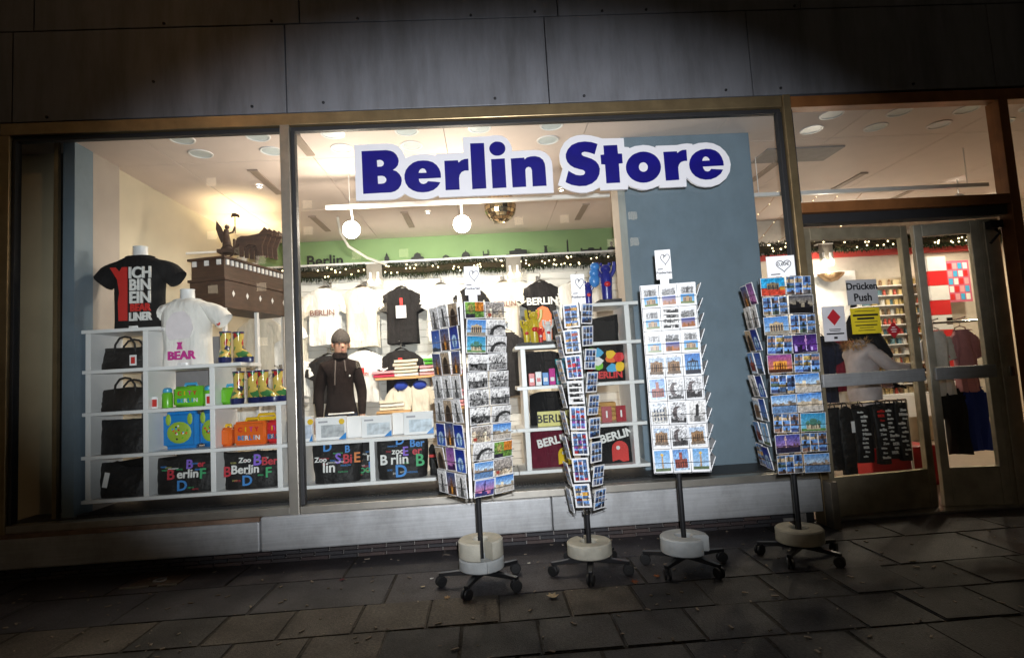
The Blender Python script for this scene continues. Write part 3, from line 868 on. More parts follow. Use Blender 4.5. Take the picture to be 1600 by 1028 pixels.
# added fill lamps brighten the second shop room behind the door
for i, (x, y) in enumerate(((3.9, 2.3), (5.6, 2.0), (6.6, 2.6))):
    t = thing('fill_spot', 'small added fill lamp on the ceiling behind the entrance, %s' % ('nearest', 'middle one', 'farthest')[i], 'lamp', (x, y, 3.198), 0, 'added fill lamps behind the entrance')
    MB().tube([(0, 0, -.001), (0, 0, -.16)], .006, 8).lathe([(0.02, -0.16), (0.05, -0.18), (0.06, -0.235)], 16).build('housing', m_white, t, True)
    MB().ball((0, 0, -.225), .035).build('lens', m_glow, t)
    lamp('fill_spot_light', 'SPOT', (0, 0, -0.30), 75, (1.0, 0.84, 0.62), 0.05, aim=(0, 0, -3), spot=165, blend=0.5, parent=t)
for i, (x, y) in enumerate(((-2.1, 1.2), (-0.6, 2.3), (0.9, 1.7))):  # added fill lamps brighten the shirt wall from above
    t = thing('fill_spot', 'small added fill lamp on the ceiling above the shirts, %s' % ('left', 'centre', 'right')[i], 'lamp', (x, y, 3.198), 0, 'added fill lamps above the shirts')
    MB().lathe([(0.03, -0.0005), (0.032, -0.02), (0.022, -0.02), (0.02, -0.008)], 16).build('housing', m_white, t, True)
    MB().lathe([(0.0, -0.010), (0.02, -0.009)], 16).build('lens', m_glow, t)
    lamp('fill_spot_light', 'SPOT', (0, 0, -0.05), 45, (1.0, 0.90, 0.74), 0.04, aim=(0, 0, -3), spot=150, blend=0.6, parent=t)
# ------------------------------------------------------------------ pictures drawn cell by cell for the cards
class Pic:
    def __init__(s, w, h, seed=0):
        s.w, s.h = w, h
        s.a = np.zeros((h, w, 3))
        s.r = np.random.RandomState(seed)
        yy, xx = np.mgrid[0:h, 0:w]
        s.x = (xx + .5) / w
        s.y = 1 - (yy + .5) / h      # 0 at the bottom

    def grad(s, top, bot, y0=0, y1=1):
        t = np.clip((s.y - y0) / (y1 - y0), 0, 1)[..., None]
        k = (s.y >= y0) & (s.y <= y1)
        s.a[k] = (np.array(bot) * (1 - t) + np.array(top) * t)[k]
        return s

    def rect(s, x0, x1, y0, y1, c):
        k = (s.x >= x0) & (s.x < x1) & (s.y >= y0) & (s.y < y1)
        s.a[k] = c
        return s

    def ell(s, cx, cy, rx, ry, c):
        k = ((s.x - cx) / rx) ** 2 + ((s.y - cy) / ry) ** 2 < 1
        s.a[k] = c
        return s

    def tri(s, x0, x1, y0, y1, c):
        h = np.clip((y1 - s.y) / (y1 - y0), 0, 1) * (x1 - x0) / 2
        k = (np.abs(s.x - (x0 + x1) / 2) < h) & (s.y >= y0) & (s.y < y1)
        s.a[k] = c
        return s

    def noise(s, amp, x0=0, x1=1, y0=0, y1=1, mono=True):
        k = (s.x >= x0) & (s.x < x1) & (s.y >= y0) & (s.y < y1)
        n = s.r.randn(s.h, s.w, 1 if mono else 3)
        n = (n + np.roll(n, 1, 0) + np.roll(n, 1, 1)) / 1.7
        s.a[k] = (s.a * (1 + amp * n) + 0.02 * amp * n * 255)[k]
        return s

    def skyline(s, base, hmin, hmax, c, n=10):
        for i in range(n):
            h = s.r.uniform(hmin, hmax)
            cc = np.array(c) * s.r.uniform(.7, 1.3)
            s.rect(i / n, (i + 1) / n, base, base + h, cc)
        return s

    def gate(s, x0, x1, y0, y1, c, dark):
        hh = y1 - y0
        s.rect(x0, x1, y0 + hh * .68, y0 + hh * .86, c)
        s.rect(x0, x1, y0, y0 + hh * .68, dark)
        n = 6
        for i in range(n):
            xa = x0 + (x1 - x0) * i / (n - .45)
            s.rect(xa, xa + (x1 - x0) * .10, y0, y0 + hh * .7, c)
        s.rect(x0 + (x1 - x0) * .3, x0 + (x1 - x0) * .7, y0 + hh * .84, y0 + hh * .94, c)
        s.tri(x0 + (x1 - x0) * .42, x0 + (x1 - x0) * .58, y0 + hh * .93, y1 + hh * .1, np.array(c) * .6)
        return s

    def dome(s, c1, c2):
        s.rect(.2, .8, .12, .45, c1)
        s.ell(.5, .5, .16, .22, c2)
        s.ell(.27, .45, .08, .14, c2)
        s.ell(.73, .45, .08, .14, c2)
        s.rect(.485, .515, .7, .85, c2)
        for x in (.25, .4, .5, .6, .72):
            s.rect(x, x + .05, .14, .36, np.array(c1) * .5)
        return s

    def tower(s, c, x=.5, y0=.1, y1=.97):
        s.rect(x - .02, x + .02, y0, y1, c)
        s.ell(x, y0 + (y1 - y0) * .68, .06, .06 * s.w / s.h, np.array(c) * .85)
        return s

    def bw(s, con=1.0):
        g = s.a.mean(axis=2, keepdims=True)
        s.a = np.clip((g - 128) * con + 128, 0, 255) * np.array([1.0, .99, .97])
        return s

    def multi(s, nx, ny, gap, pal):
        s.a[:] = 235
        for i in range(nx):
            for j in range(ny):
                x0, x1, y0, y1 = (i + gap) / nx, (i + 1 - gap) / nx, (j + gap) / ny, (j + 1 - gap) / ny
                c = np.array(pal[s.r.randint(len(pal))]) * s.r.uniform(.7, 1.1)
                s.rect(x0, x1, y0, y1, np.array((95, 150, 225)) * s.r.uniform(.6, 1.1))
                ym = y0 + (y1 - y0) * s.r.uniform(.35, .7)
                s.rect(x0, x1, y0, ym, c)
                xm = s.r.uniform(x0, x1)
                s.rect(xm, xm + .25 / nx, y0, y0 + (y1 - y0) * .8, c * .5)
        s.noise(.14)
        return s


BLUE = (60, 130, 215)
PALE = (165, 205, 240)
BEI = (205, 175, 130)


def draw(kind, seed, w, h):
    p = Pic(w, h, seed)
    r = p.r
    if kind == 'gate by day':
        p.grad(BLUE, PALE).rect(0, 1, 0, .2, (150, 140, 120)).gate(.2, .8, .18, .72, BEI, (90, 80, 80)).noise(.06)
    elif kind == 'gate at sunset':
        p.grad((150, 60, 150), (250, 140, 60)).rect(0, 1, 0, .22, (80, 40, 20)).gate(.22, .78, .2, .7, (240, 150, 40), (120, 40, 10)).noise(.08)
    elif kind == 'purple night':
        p.grad((40, 20, 90), (120, 50, 170)).skyline(0, .1, .45, (40, 20, 70)).tower((225, 150, 230), .55).noise(.1)
        for _ in range(5):
            x = r.rand()
            p.rect(x, x + .05, .1, .1 + r.rand() * .4, (200, 170, 250))
    elif kind == 'painted red':
        p.grad((10, 150, 215), (40, 170, 230), .45, 1).rect(0, 1, 0, .45, (225, 60, 35)).gate(.25, .75, .35, .75, (150, 130, 90), (60, 60, 70)).noise(.12).rect(.8, 1, .3, .5, (225, 160, 40))
    elif kind == 'dark skyline':
        p.grad((70, 70, 80), (200, 180, 140), .3, 1).rect(0, 1, 0, .32, (12, 10, 12)).skyline(.3, .05, .4, (25, 22, 25), 14).noise(.1)
    elif kind == 'green dome':
        p.grad((30, 140, 200), (120, 205, 225)).rect(0, 1, 0, .15, (90, 140, 60)).dome((205, 190, 150), (70, 130, 110)).noise(.07)
    elif kind == 'river':
        p.grad((70, 140, 220), (200, 220, 240), .5, 1).rect(0, 1, 0, .5, (90, 130, 180)).skyline(.42, .05, .25, (150, 130, 110), 12).noise(.1)
    elif kind == 'evening skyline':
        p.grad((50, 60, 150), (170, 120, 190), .3, 1).rect(0, 1, 0, .32, (40, 35, 60)).skyline(.28, .05, .25, (90, 60, 70), 14).tower((240, 190, 190), .4, .3).noise(.12)
    elif kind == 'sights collage':
        p.multi(3, 3, .022, [BEI, (120, 115, 115), (150, 110, 90), (80, 100, 80), (60, 75, 125), (70, 100, 170), (200, 165, 80)])
    elif kind == 'sunny square':
        p.grad((45, 120, 215), (190, 220, 245), .4, 1).rect(0, 1, 0, .4, (190, 180, 165)).skyline(.3, .1, .4, (190, 170, 140), 7).noise(.09)
    elif kind == 'pink sky':
        p.grad((90, 130, 230), (245, 120, 150), .1, 1).skyline(0, .1, .35, (50, 50, 110), 11).tower((70, 60, 130), .5).noise(.08)
    elif kind == 'city bear garden':
        p.grad((120, 170, 60), (90, 130, 50)).rect(.55, 1, .4, 1, (215, 120, 30)).rect(0, .5, 0, .25, (50, 45, 60)).ell(.3, .6, .15, .3, (150, 140, 70)).noise(.18)
    elif kind == 'street market':
        p.grad((170, 160, 150), (120, 110, 100)).skyline(0, .2, .7, (190, 170, 140), 9).noise(.2).rect(.1, .3, .1, .3, (180, 60, 40))
    elif kind == 'old photograph':
        p.grad((225, 225, 220), (190, 190, 185), .45, 1).rect(0, 1, 0, .45, (120, 118, 115)).skyline(.25, .1, .5, (95, 95, 92), 8)
        for _ in range(7):
            p.ell(r.rand(), r.uniform(.05, .4), .06, .09, np.full(3, r.uniform(15, 90)))
        p.noise(.18).bw(1.25)
    elif kind == 'old crowd':
        p.grad((200, 200, 198), (110, 110, 108))
        for _ in range(26):
            p.ell(r.rand(), r.uniform(.0, .75), .035, .07, np.full(3, r.uniform(10, 210)))
        p.noise(.2).bw(1.3)
    elif kind == 'grey curved bridge':
        p.grad((215, 215, 212), (150, 150, 148)).ell(.7, .1, .55, .6, (70, 70, 70)).ell(.75, .05, .42, .48, (185, 185, 182)).noise(.12).bw(1.2)
    elif kind == 'blue tower':
        p.grad((30, 70, 180), (110, 160, 225)).skyline(0, .1, .3, (70, 80, 90), 5).tower((210, 215, 225), .5).noise(.06)
    elif kind == 'burning church':
        p.grad((50, 70, 130), (190, 140, 110)).rect(.1, .9, 0, .35, (70, 50, 40)).tri(.3, .7, .3, .85, (120, 70, 35)).rect(.4, .6, .05, .4, (240, 150, 40)).noise(.15)
    elif kind == 'deep blue':
        p.grad((15, 35, 140), (40, 90, 205)).ell(.5, .35, .3, .3, (170, 205, 235)).rect(.42, .58, 0, .5, (60, 110, 180)).noise(.1)
    elif kind == 'old statue':
        p.grad((220, 220, 216), (170, 170, 168)).rect(.3, .7, 0, .3, (100, 100, 98)).rect(.42, .58, .3, .75, (60, 60, 60)).ell(.5, .78, .1, .07, (50, 50, 50)).noise(.12).bw(1.2)
    elif kind == 'sepia arcade':
        p.grad((190, 165, 130), (120, 95, 70)).ell(.5, .3, .3, .5, (50, 35, 25)).rect(.2, .8, 0, .3, (60, 45, 35)).noise(.15)
    elif kind == 'violet dusk':
        p.grad((120, 70, 160), (230, 130, 200)).tower((70, 30, 90), .5, .0).skyline(0, .08, .3, (60, 20, 80), 6).noise(.08)
    elif kind == 'photo strip':
        p.multi(2, 4, .05, [BEI, (170, 60, 40), (120, 120, 130), (70, 80, 120), (225, 160, 50)])
    elif kind == 'red photo strip':
        p.multi(3, 4, .06, [(200, 40, 50), (200, 120, 120), (90, 110, 160), (150, 60, 160)])
    elif kind == 'grey photo strip':
        p.multi(4, 4, .08, [(40, 40, 40), (190, 190, 190), (90, 90, 90)]).bw(1.6)
    elif kind == 'blue photo strip':
        p.multi(3, 3, .05, [(40, 60, 120), (60, 60, 70), (130, 130, 150), (90, 80, 80)])
    elif kind == 'then and now gate':
        p.a[:] = 232
        p.rect(.08, .92, .55, .85, (150, 150, 148)).gate(.2, .8, .56, .84, (80, 80, 80), (190, 190, 190)).noise(.15, 0, 1, .52, .9)
        p.grad((40, 140, 220), (130, 200, 240), .08, .5).rect(0, .06, 0, 1, (232,) * 3).rect(.94, 1, 0, 1, (232,) * 3).gate(.2, .8, .1, .4, (190, 150, 100), (60, 60, 70)).rect(.06, .94, .05, .15, (110, 130, 60))
    elif kind == 'then and now dusk':
        p.a[:] = 232
        p.rect(.08, .92, .55, .85, (140, 140, 140)).skyline(.56, .05, .25, (90, 90, 88), 7).noise(.2, 0, 1, .52, .9)
        p.grad((60, 90, 200), (230, 130, 60), .08, .5).skyline(.08, .05, .25, (160, 90, 40), 7).rect(0, .06, 0, 1, (232,) * 3).rect(.94, 1, 0, 1, (232,) * 3)
    elif kind == 'brown gate':
        p.a[:] = 225
        p.grad((160, 185, 215), (230, 230, 225), .1, .9).gate(.12, .88, .2, .75, (150, 110, 70), (70, 45, 30)).rect(.05, .95, .08, .2, (120, 100, 80)).noise(.12)
    elif kind == 'blue gate':
        p.grad((40, 110, 200), (120, 180, 235)).gate(.15, .85, .2, .72, (25, 30, 45), (110, 170, 225)).rect(0, 1, 0, .2, (40, 45, 60)).noise(.08)
    elif kind == 'white cloud sculpture':
        p.grad((215, 215, 215), (150, 150, 150)).ell(.45, .5, .33, .34, (95, 85, 85)).ell(.58, .5, .2, .27, (205, 205, 205)).skyline(.05, .05, .3, (60, 58, 58), 7).noise(.2)
    elif kind == 'pale facade':
        p.grad((215, 225, 235), (200, 200, 195)).skyline(.1, .3, .7, (170, 165, 155), 5).noise(.15)
        for i in range(4):
            for j in range(3):
                p.rect(.15 + i * .2, .24 + i * .2, .15 + j * .2, .27 + j * .2, (80, 90, 110))
    elif kind == 'red hall':
        p.grad((80, 140, 215), (190, 215, 240)).rect(.1, .9, .1, .55, (150, 60, 45)).rect(.4, .6, .3, .85, (160, 70, 50)).noise(.12)
        for i in range(5):
            p.rect(.15 + i * .15, .2 + i * .15, .15, .4, (60, 30, 30))
    elif kind == 'golden column':
        p.grad((90, 160, 225), (190, 215, 240)).rect(.44, .56, .1, .7, (190, 150, 100)).ell(.5, .78, .08, .07, (230, 180, 60)).rect(0, 1, 0, .14, (90, 110, 70)).noise(.07)
    g = p.a.mean(axis=2, keepdims=True)
    p.a = np.clip(g + (p.a - g) * 0.80, 0, 255) * 0.86
    return p.a


def lin(a):
    c = a / 255.0
    return np.where(c <= 0.04045, c / 12.92, ((c + 0.055) / 1.055) ** 2.4)


PICM = {}


def card_mesh(kind, seed, w, h, nx, ny, margin=0.0, thick=0.004):
    """a small stack of cards: white box with a printed front at y = 0 (front towards -y), bottom edge at z = 0"""
    key = (kind, seed, w, h)
    if key in PICM:
        return PICM[key]
    a = lin(draw(kind, seed, nx, ny))
    V = []
    F = []
    cols = []
    for j in range(ny + 1):
        for i in range(nx + 1):
            V.append((-w / 2 + margin + (w - 2 * margin) * i / nx, 0.0, h - margin - (h - 2 * margin) * j / ny))
    for j in range(ny):
        for i in range(nx):
            q = j * (nx + 1) + i
            F.append((q, q + nx + 1, q + nx + 2, q + 1))
            cols.append(a[j, i])
    k = len(V)
    y0, y1 = 0.0006, thick
    V += [(-w / 2, y0, 0), (w / 2, y0, 0), (w / 2, y1, 0), (-w / 2, y1, 0), (-w / 2, y0, h), (w / 2, y0, h), (w / 2, y1, h), (-w / 2, y1, h)]
    for f in ((0, 1, 5, 4), (1, 2, 6, 5), (2, 3, 7, 6), (3, 0, 4, 7), (4, 5, 6, 7), (3, 2, 1, 0)):
        F.append(tuple(k + i for i in f))
        cols.append((0.60, 0.60, 0.60))
    me = bpy.data.meshes.new('postcard')
    me.from_pydata(V, [], F)
    ca = me.color_attributes.new('Col', 'FLOAT_COLOR', 'CORNER')
    buf = np.ones((len(me.loops), 4), dtype=np.float32)
    li = 0
    for f, c in zip(F, cols):
        buf[li:li + len(f), :3] = c
        li += len(f)
    ca.data.foreach_set('color', buf.ravel())
    me.materials.append(m_print)
    me.update()
    PICM[key] = me
    return me


ORD = ['top', 'second', 'third', 'fourth', 'fifth', 'sixth', 'seventh', 'eighth', 'ninth', 'tenth', 'bottom']


def heart_pts(s):
    pts = []
    for k in range(36):
        t = 2 * PI * k / 36
        pts.append((s * 16 * math.sin(t) ** 3 / 17, s * (13 * math.cos(t) - 5 * math.cos(2 * t) - 2 * math.cos(3 * t) - math.cos(4 * t)) / 17))
    return pts


def header(rack, x, y, z, w, h, rz, wide):
    hd = MB().box(-w / 2, w / 2, -0.002, 0.002, 0, h)
    if not wide:
        hd.box(-w * .28, w * .28, -0.002, 0.002, -0.05, -0.0005)
    hd = hd.build('header_card', m_paper, rack, loc=(x, y, z))
    hd.rotation_euler = (0, 0, rz)
    s = 0.034 if not wide else 0.045
    cx, cz = (w * .14, h * .69) if not wide else (w * .10, h * .53)
    P = heart_pts(s)
    P = [(px * (.85 if not wide else 1.05), pz * (1.15 if not wide else .95)) for px, pz in P]
    MB().tube([(cx + px, -0.004, cz + pz) for px, pz in P] + [(cx + P[0][0], -0.004, cz + P[0][1])], 0.0022, 5, False).build('heart_drawing', m_ink, hd)
    if wide:
        text('0,60€', 0.031, (cx - .002, -0.004, cz + 0.008), m_ink, hd, 0.0003)
        MB().box(-w * .38, -w * .05, -0.0036, -0.0022, 0.012, 0.018).build('print_line', m_ink, hd)
    else:
        text('1', 0.030, (cx - 0.008, -0.004, cz + 0.012), m_ink, hd, 0.0008)
        text('Postkarten', 0.021, (0.0, -0.004, h * .22), m_ink, hd, 0.0007)
        MB().box(-w * .4, -w * .05, -0.0036, -0.0022, h * .33, h * .33 + .006).build('print_line', m_ink, hd)
    return hd


m_concrete = M('cast_concrete', (0.44, 0.42, 0.35), 0.8, 0, 0.12, 14, 0.3, 120, dirt=0.25)
m_concrete2 = M('cast_concrete_grey', (0.42, 0.44, 0.44), 0.75, 0, 0.10, 14, 0.25, 120, dirt=0.2)
m_caster = M('caster_rubber', (0.015, 0.015, 0.016), 0.5)


def c_ring(ro, ri, z0, z1, gap, ang, mat, parent, name='weight_ring'):
    """C-shaped concrete weight with a slot towards ang"""
    a0 = ang + gap
    a1 = ang + 2 * PI - gap
    n = 40
    b = MB()
    prof = [(ri, z0), (ro - .006, z0), (ro, z0 + .006), (ro, z1 - .008), (ro - .008, z1), (ri + .008, z1), (ri, z1 - .008), (ri, z0)]
    b.lathe(prof, n, (0, 0, 0), a0, a1)
    m = n + 1
    b.f.append(tuple(i * m for i in range(len(prof) - 1)))
    b.f.append(tuple(i * m + n for i in range(len(prof) - 1))[::-1])
    return b.build(name, mat, parent, True)


def caster_base(rack, n, length, a0, zleg=0.075):
    for k in range(n):
        a = a0 + 2 * PI * k / n
        c, s = math.cos(a), math.sin(a)
        b = MB().add([(-.0, -.024, zleg - .012), (length, -.013, zleg - .008), (length, .013, zleg - .008), (0, .024, zleg - .012),
                      (0, -.020, zleg + .022), (length, -.012, zleg + .008), (length, .012, zleg + .008), (0, .020, zleg + .022)],
                     [(0, 3, 2, 1), (4, 5, 6, 7), (0, 1, 5, 4), (1, 2, 6, 5), (2, 3, 7, 6), (3, 0, 4, 7)])
        leg = b.build('leg', m_black, rack, bevel=0.002)
        leg.rotation_euler = (0, 0, a)
        w = MB()
        sw = rng.uniform(-.9, .9)
        for off in (-.013, .013):
            ww = MB().lathe([(0.006, -0.007), (0.029, -0.007), (0.033, -0.003), (0.033, 0.003), (0.029, 0.007), (0.006, 0.007)], 16)
            ww.xf(Matrix.Translation((0, off, 0)) @ Matrix.Rotation(R(90), 4, 'X'))
            w.add(ww.v, ww.f)
        w.tube([(0, -.022, 0), (0, .022, 0)], .006, 8)
        w.tube([(-.01, 0, .0), (-.016, 0, .033), (0, 0, .036), (0, 0, .045)], .008, 8)
        wh = w.build('caster', m_caster, leg, True, loc=(length - .012, 0, 0.0335))
        wh.rotation_euler = (0, 0, sw)


def rack_face(rack, rname, ang, dist, cols, rows, cw, ch, z0, z1, kinds, fname, cx=0.0, gapx=0.006, lean=0.10, margin=0.004, hide_cards=False, side=False):
    """one side of a spinner: wire pockets (part of the rack) and a card stack in each pocket (things of their own)"""
    nrm = Vector((math.cos(ang), math.sin(ang), 0))
    tan = Vector((-math.sin(ang), math.cos(ang), 0))
    rz = ang + PI / 2
    pitch = (z1 - z0) / rows
    wires = MB()
    W = cols * (cw + gapx)
    loc0 = Vector(rack.location)
    for r in range(rows):
        zb = z1 - (r + 1) * pitch + 0.004
        for zz, o1 in ((zb - .002, .016), (zb + ch * .42, .026)):
            for c in range(cols):
                xc = cx - W / 2 + (c + .5) * (cw + gapx)
                p = [tan * (xc + q * (cw / 2 + .002)) + nrm * (dist + o) + Vector((0, 0, zz)) for q, o in ((-1, -.004), (-1, o1), (1, o1), (1, -.004))]
                wires.tube(p, 0.0014, 4)
    for c in range(cols + 1):
        xc = cx - W / 2 + c * (cw + gapx)
        wires.tube([tan * xc + nrm * (dist - .004) + Vector((0, 0, z0 - .01)), tan * xc + nrm * (dist - .004) + Vector((0, 0, z1))], 0.002, 4)
    wires.build('wire_pockets', m_black, rack)
    for r in range(rows):
        zb = z1 - (r + 1) * pitch + 0.004
        for c in range(cols):
            xc = cx - W / 2 + (c + .5) * (cw + gapx)
            kd = kinds[(r * cols + c) % len(kinds)] if not isinstance(kinds, dict) else kinds[(r, c)]
            port = ch > cw
            me = card_mesh(kd, (r * 7 + c * 3) % 5, cw, ch, 20 if port else 28, 28 if port else 20, margin, 0.005)
            p = loc0 + tan * (xc + rng.uniform(-.003, .003)) + nrm * (dist + .004) + Vector((0, 0, zb + rng.uniform(-.002, .004)))
            o = bpy.data.objects.new('postcard', me)
            C.objects.link(o)
            o.location = p
            o.rotation_euler = (Matrix.Rotation(rz + rng.uniform(-.03, .03), 3, 'Z') @ Matrix.Rotation(lean + rng.uniform(-.06, .06), 3, 'X') @ Matrix.Rotation(rng.uniform(-.045, .045), 3, 'Y')).to_euler()
            rw = ORD[r] if r < rows - 1 else 'bottom'
            cl = '' if cols == 1 else ', ' + (('left', 'right') if cols == 2 else ('left', 'middle', 'right'))[c] + ' column'
            tag(o, '%s postcard, %s row%s, %s of the %s rack' % (kd, rw, cl, fname, rname), 'postcard', 'postcards on the %s rack' % rname)


def rack_base(label, x, y, ztop, zcore, ang, leg0, nleg=5, leglen=0.26):
    t = thing('postcard_rack', label, 'postcard rack', (x, y, 0), 0, 'postcard racks on the pavement')
    MB().tube([(0, 0, 0.07), (0, 0, ztop)], 0.016, 12).build('pole', m_black, t, True)
    MB().tube([(0, 0, zcore - .03), (0, 0, zcore - .005)], 0.026, 14).build('collar', m_chrome, t, True)
    caster_base(t, nleg, leglen, leg0)
    return t


D = R
# leftmost rack
t = rack_base('leftmost postcard rack, on a tall two-layer concrete weight', -0.10, -0.70, 1.69, 0.55, 0, D(-110))
c_ring(0.135, 0.045, 0.098, 0.165, D(0.5), D(-75), m_concrete2, t)
c_ring(0.135, 0.045, 0.168, 0.27, D(16), D(-75), m_concrete, t)
MB().tube([(0, 0, 1.69), (0, 0, 1.76)], 0.008).build('header_stem', m_black, t)
header(t, 0.035, -0.10, 1.735, 0.092, 0.175, D(4), False)
MB().box(-0.008, 0.008, -0.242, -0.224, 0.56, 1.67).xf(Matrix.Rotation(D(-8), 4, 'Z')).build('corner_strip', m_white, t)
BWL = ['old photograph', 'old crowd', 'grey curved bridge']
kl = ['city bear garden', 'street market', 'gate by day', 'grey curved bridge', 'green dome', 'grey curved bridge',
      'old photograph', 'old crowd', 'old photograph', 'old crowd', 'old crowd', 'old photograph', 'old photograph', 'grey curved bridge',
      'street market', 'sunny square', 'grey curved bridge', 'city bear garden', 'river', 'street market', 'street market', 'sunny square']
kl[-2:] = ['pink sky', 'sunny square']
rack_face(t, 'leftmost', D(-55), 0.172, 2, 11, 0.140, 0.100, 0.545, 1.68, kl, 'right side')
kp = ['old statue', 'old statue', 'sepia arcade', 'blue tower', 'burning church', 'deep blue', 'burning church', 'sepia arcade', 'burning church',
      'old statue', 'old statue', 'old statue', 'old statue', 'sepia arcade', 'old statue', 'deep blue', 'burning church', 'deep blue',
      'sepia arcade', 'violet dusk', 'deep blue', 'old statue', 'burning church', 'old statue']
rack_face(t, 'leftmost', D(-145), 0.172, 3, 8, 0.100, 0.138, 0.55, 1.68, kp, 'left side')
# second rack: slim
t = rack_base('slim second rack from the left with photo strip cards', 0.57, -0.62, 1.66, 0.38, 0, D(-100), 5, 0.25)
c_ring(0.138, 0.05, 0.103, 0.185, D(10), D(105), m_concrete, t)
header(t, 0.04, 0.0, 1.67, 0.088, 0.19, D(2), False)
rack_face(t, 'second', D(-108), 0.085, 1, 8, 0.100, 0.148, 0.40, 1.66, ['photo strip', 'photo strip', 'red photo strip', 'grey photo strip', 'red photo strip', 'red photo strip', 'red photo strip', 'photo strip'], 'left side', lean=0.14, margin=0.010)
rack_face(t, 'second', D(-52), 0.084, 1, 9, 0.100, 0.128, 0.38, 1.67, ['blue photo strip'], 'right side', cx=0.02, lean=0.16, margin=0.008)
rack_face(t, 'second', D(-172), 0.092, 1, 8, 0.100, 0.148, 0.37, 1.64, ['photo strip', 'blue photo strip'], 'far left side', lean=0.2, margin=0.010)
# third rack
t = rack_base('third rack from the left, white board front before the blue pillar', 1.15, -0.68, 1.74, 0.60, 0, D(-62))
c_ring(0.145, 0.05, 0.10, 0.195, D(22), D(-38), m_concrete2, t)
header(t, -0.02, -0.09, 1.775, 0.095, 0.185, D(-8), False)
MB().box(-0.165, 0.165, -0.160, -0.150, 0.60, 1.735).xf(Matrix.Rotation(D(-10), 4, 'Z')).build('white_board', m_white, t)
MB().box(0.150, 0.160, -0.149, 0.16, 0.60, 1.70).xf(Matrix.Rotation(D(-10), 4, 'Z')).build('white_board', m_white, t)
k3 = ['then and now gate', 'then and now dusk', 'then and now gate', 'then and now gate', 'grey photo strip', 'then and now dusk', 'then and now gate', 'then and now dusk', 'then and now gate',
      'brown gate', 'brown gate', 'blue gate', 'red hall', 'white cloud sculpture', 'white cloud sculpture', 'pale facade', 'white cloud sculpture', 'old statue',
      'brown gate', 'white cloud sculpture', 'brown gate', 'golden column', 'red hall', 'golden column']
rack_face(t, 'third', D(-100), 0.164, 3, 8, 0.101, 0.134, 0.605, 1.73, k3, 'front', margin=0.006, lean=0.06)
rack_face(t, 'third', D(-12), 0.172, 1, 12, 0.140, 0.088, 0.60, 1.74, ['sunny square', 'river', 'gate by day'], 'right side', cx=-0.07, lean=0.42)
# fourth rack
t = rack_base('rightmost postcard rack, blue picture cards beside the door', 1.89, -0.66, 1.75, 0.545, 0, D(-62), 5, 0.25)
c_ring(0.14, 0.05, 0.10, 0.185, D(12), D(75), m_concrete, t)
header(t, -0.045, -0.17, 1.745, 0.17, 0.128, D(-6), True)
k4 = ['painted red', 'sights collage', 'sights collage', 'dark skyline', 'gate by day', 'sights collage', 'sights collage', 'purple night', 'gate at sunset', 'sights collage',
      'sights collage', 'sunny square', 'river', 'sunny square', 'sights collage', 'green dome', 'evening skyline', 'sights collage', 'sights collage', 'river']
rack_face(t, 'rightmost', D(-98), 0.165, 2, 10, 0.146, 0.113, 0.545, 1.745, k4, 'front', margin=0.002, lean=0.06)
k5 = ['burning church', 'violet dusk', 'old statue', 'old statue', 'sepia arcade', 'deep blue', 'red hall', 'blue tower', 'old statue', 'deep blue', 'brown gate', 'blue tower', 'red hall', 'golden column', 'photo strip', 'deep blue']
rack_face(t, 'rightmost', D(-188), 0.165, 2, 8, 0.112, 0.142, 0.56, 1.73, k5, 'left side', cx=0.03, lean=0.16)
# ------------------------------------------------------------------ display shelving behind the glass
def shelf_unit(label, verts, hors, y0=0.18, y1=0.56):
    t = thing('display_shelf', label, 'shelf', (0, y0, 0.40))
    d = y1 - y0
    for x, za, zb in verts:
        MB().box(x - 0.019, x + 0.019, 0, d, za - 0.40, zb - 0.40).build('upright', m_white, t, bevel=0.002)
    for z, xa, xb in hors:
        MB().box(xa, xb, -0.006, d + 0.004, z - 0.413, z - 0.387).build('shelf_board', m_white, t, bevel=0.002)
    return t


Z = [0.487, 0.807, 1.127, 1.443, 1.748]
V = lambda x, top: [(x, Z[i] + 0.0135, Z[i + 1] - 0.0135) for i in range(top)]
shelf_unit('stepped white cube shelf in the left window', V(-3.0, 4) + V(-2.58, 4) + V(-2.09, 3) + V(-1.60, 2),
           [(Z[0], -3.05, -1.49), (Z[1], -3.05, -1.49), (Z[2], -3.04, -1.49), (Z[3], -3.04, -1.87), (Z[4], -3.05, -2.47)])
shelf_unit('low white cube shelf in the middle window carrying puzzle boxes', V(-1.44, 1) + V(-0.91, 1) + V(-0.38, 1) + V(0.13, 1),
           [(Z[0], -1.485, 0.195), (Z[1], -1.485, 0.195)])
shelf_unit('stepped white cube shelf left of the blue pillar', V(0.28, 3) + V(0.74, 4) + V(1.12, 4),
           [(Z[0], 0.20, 1.215), (Z[1], 0.20, 1.215), (Z[2], 0.22, 1.215), (Z[3], 0.22, 1.215), (Z[4], 0.72, 1.215)])

gp = MB().box(-3.04, -2.36, .90, .93, .004, 1.73).build('grey_partition', M('grey_partition_shade', (0.20, 0.20, 0.215), .7))  # grey tone carries the shade of the side wall behind the shelf
tag(gp, 'grey partition panel, wall shade put into its colour, behind the left shelf column', 'partition')

# ------------------------------------------------------------------ clothes


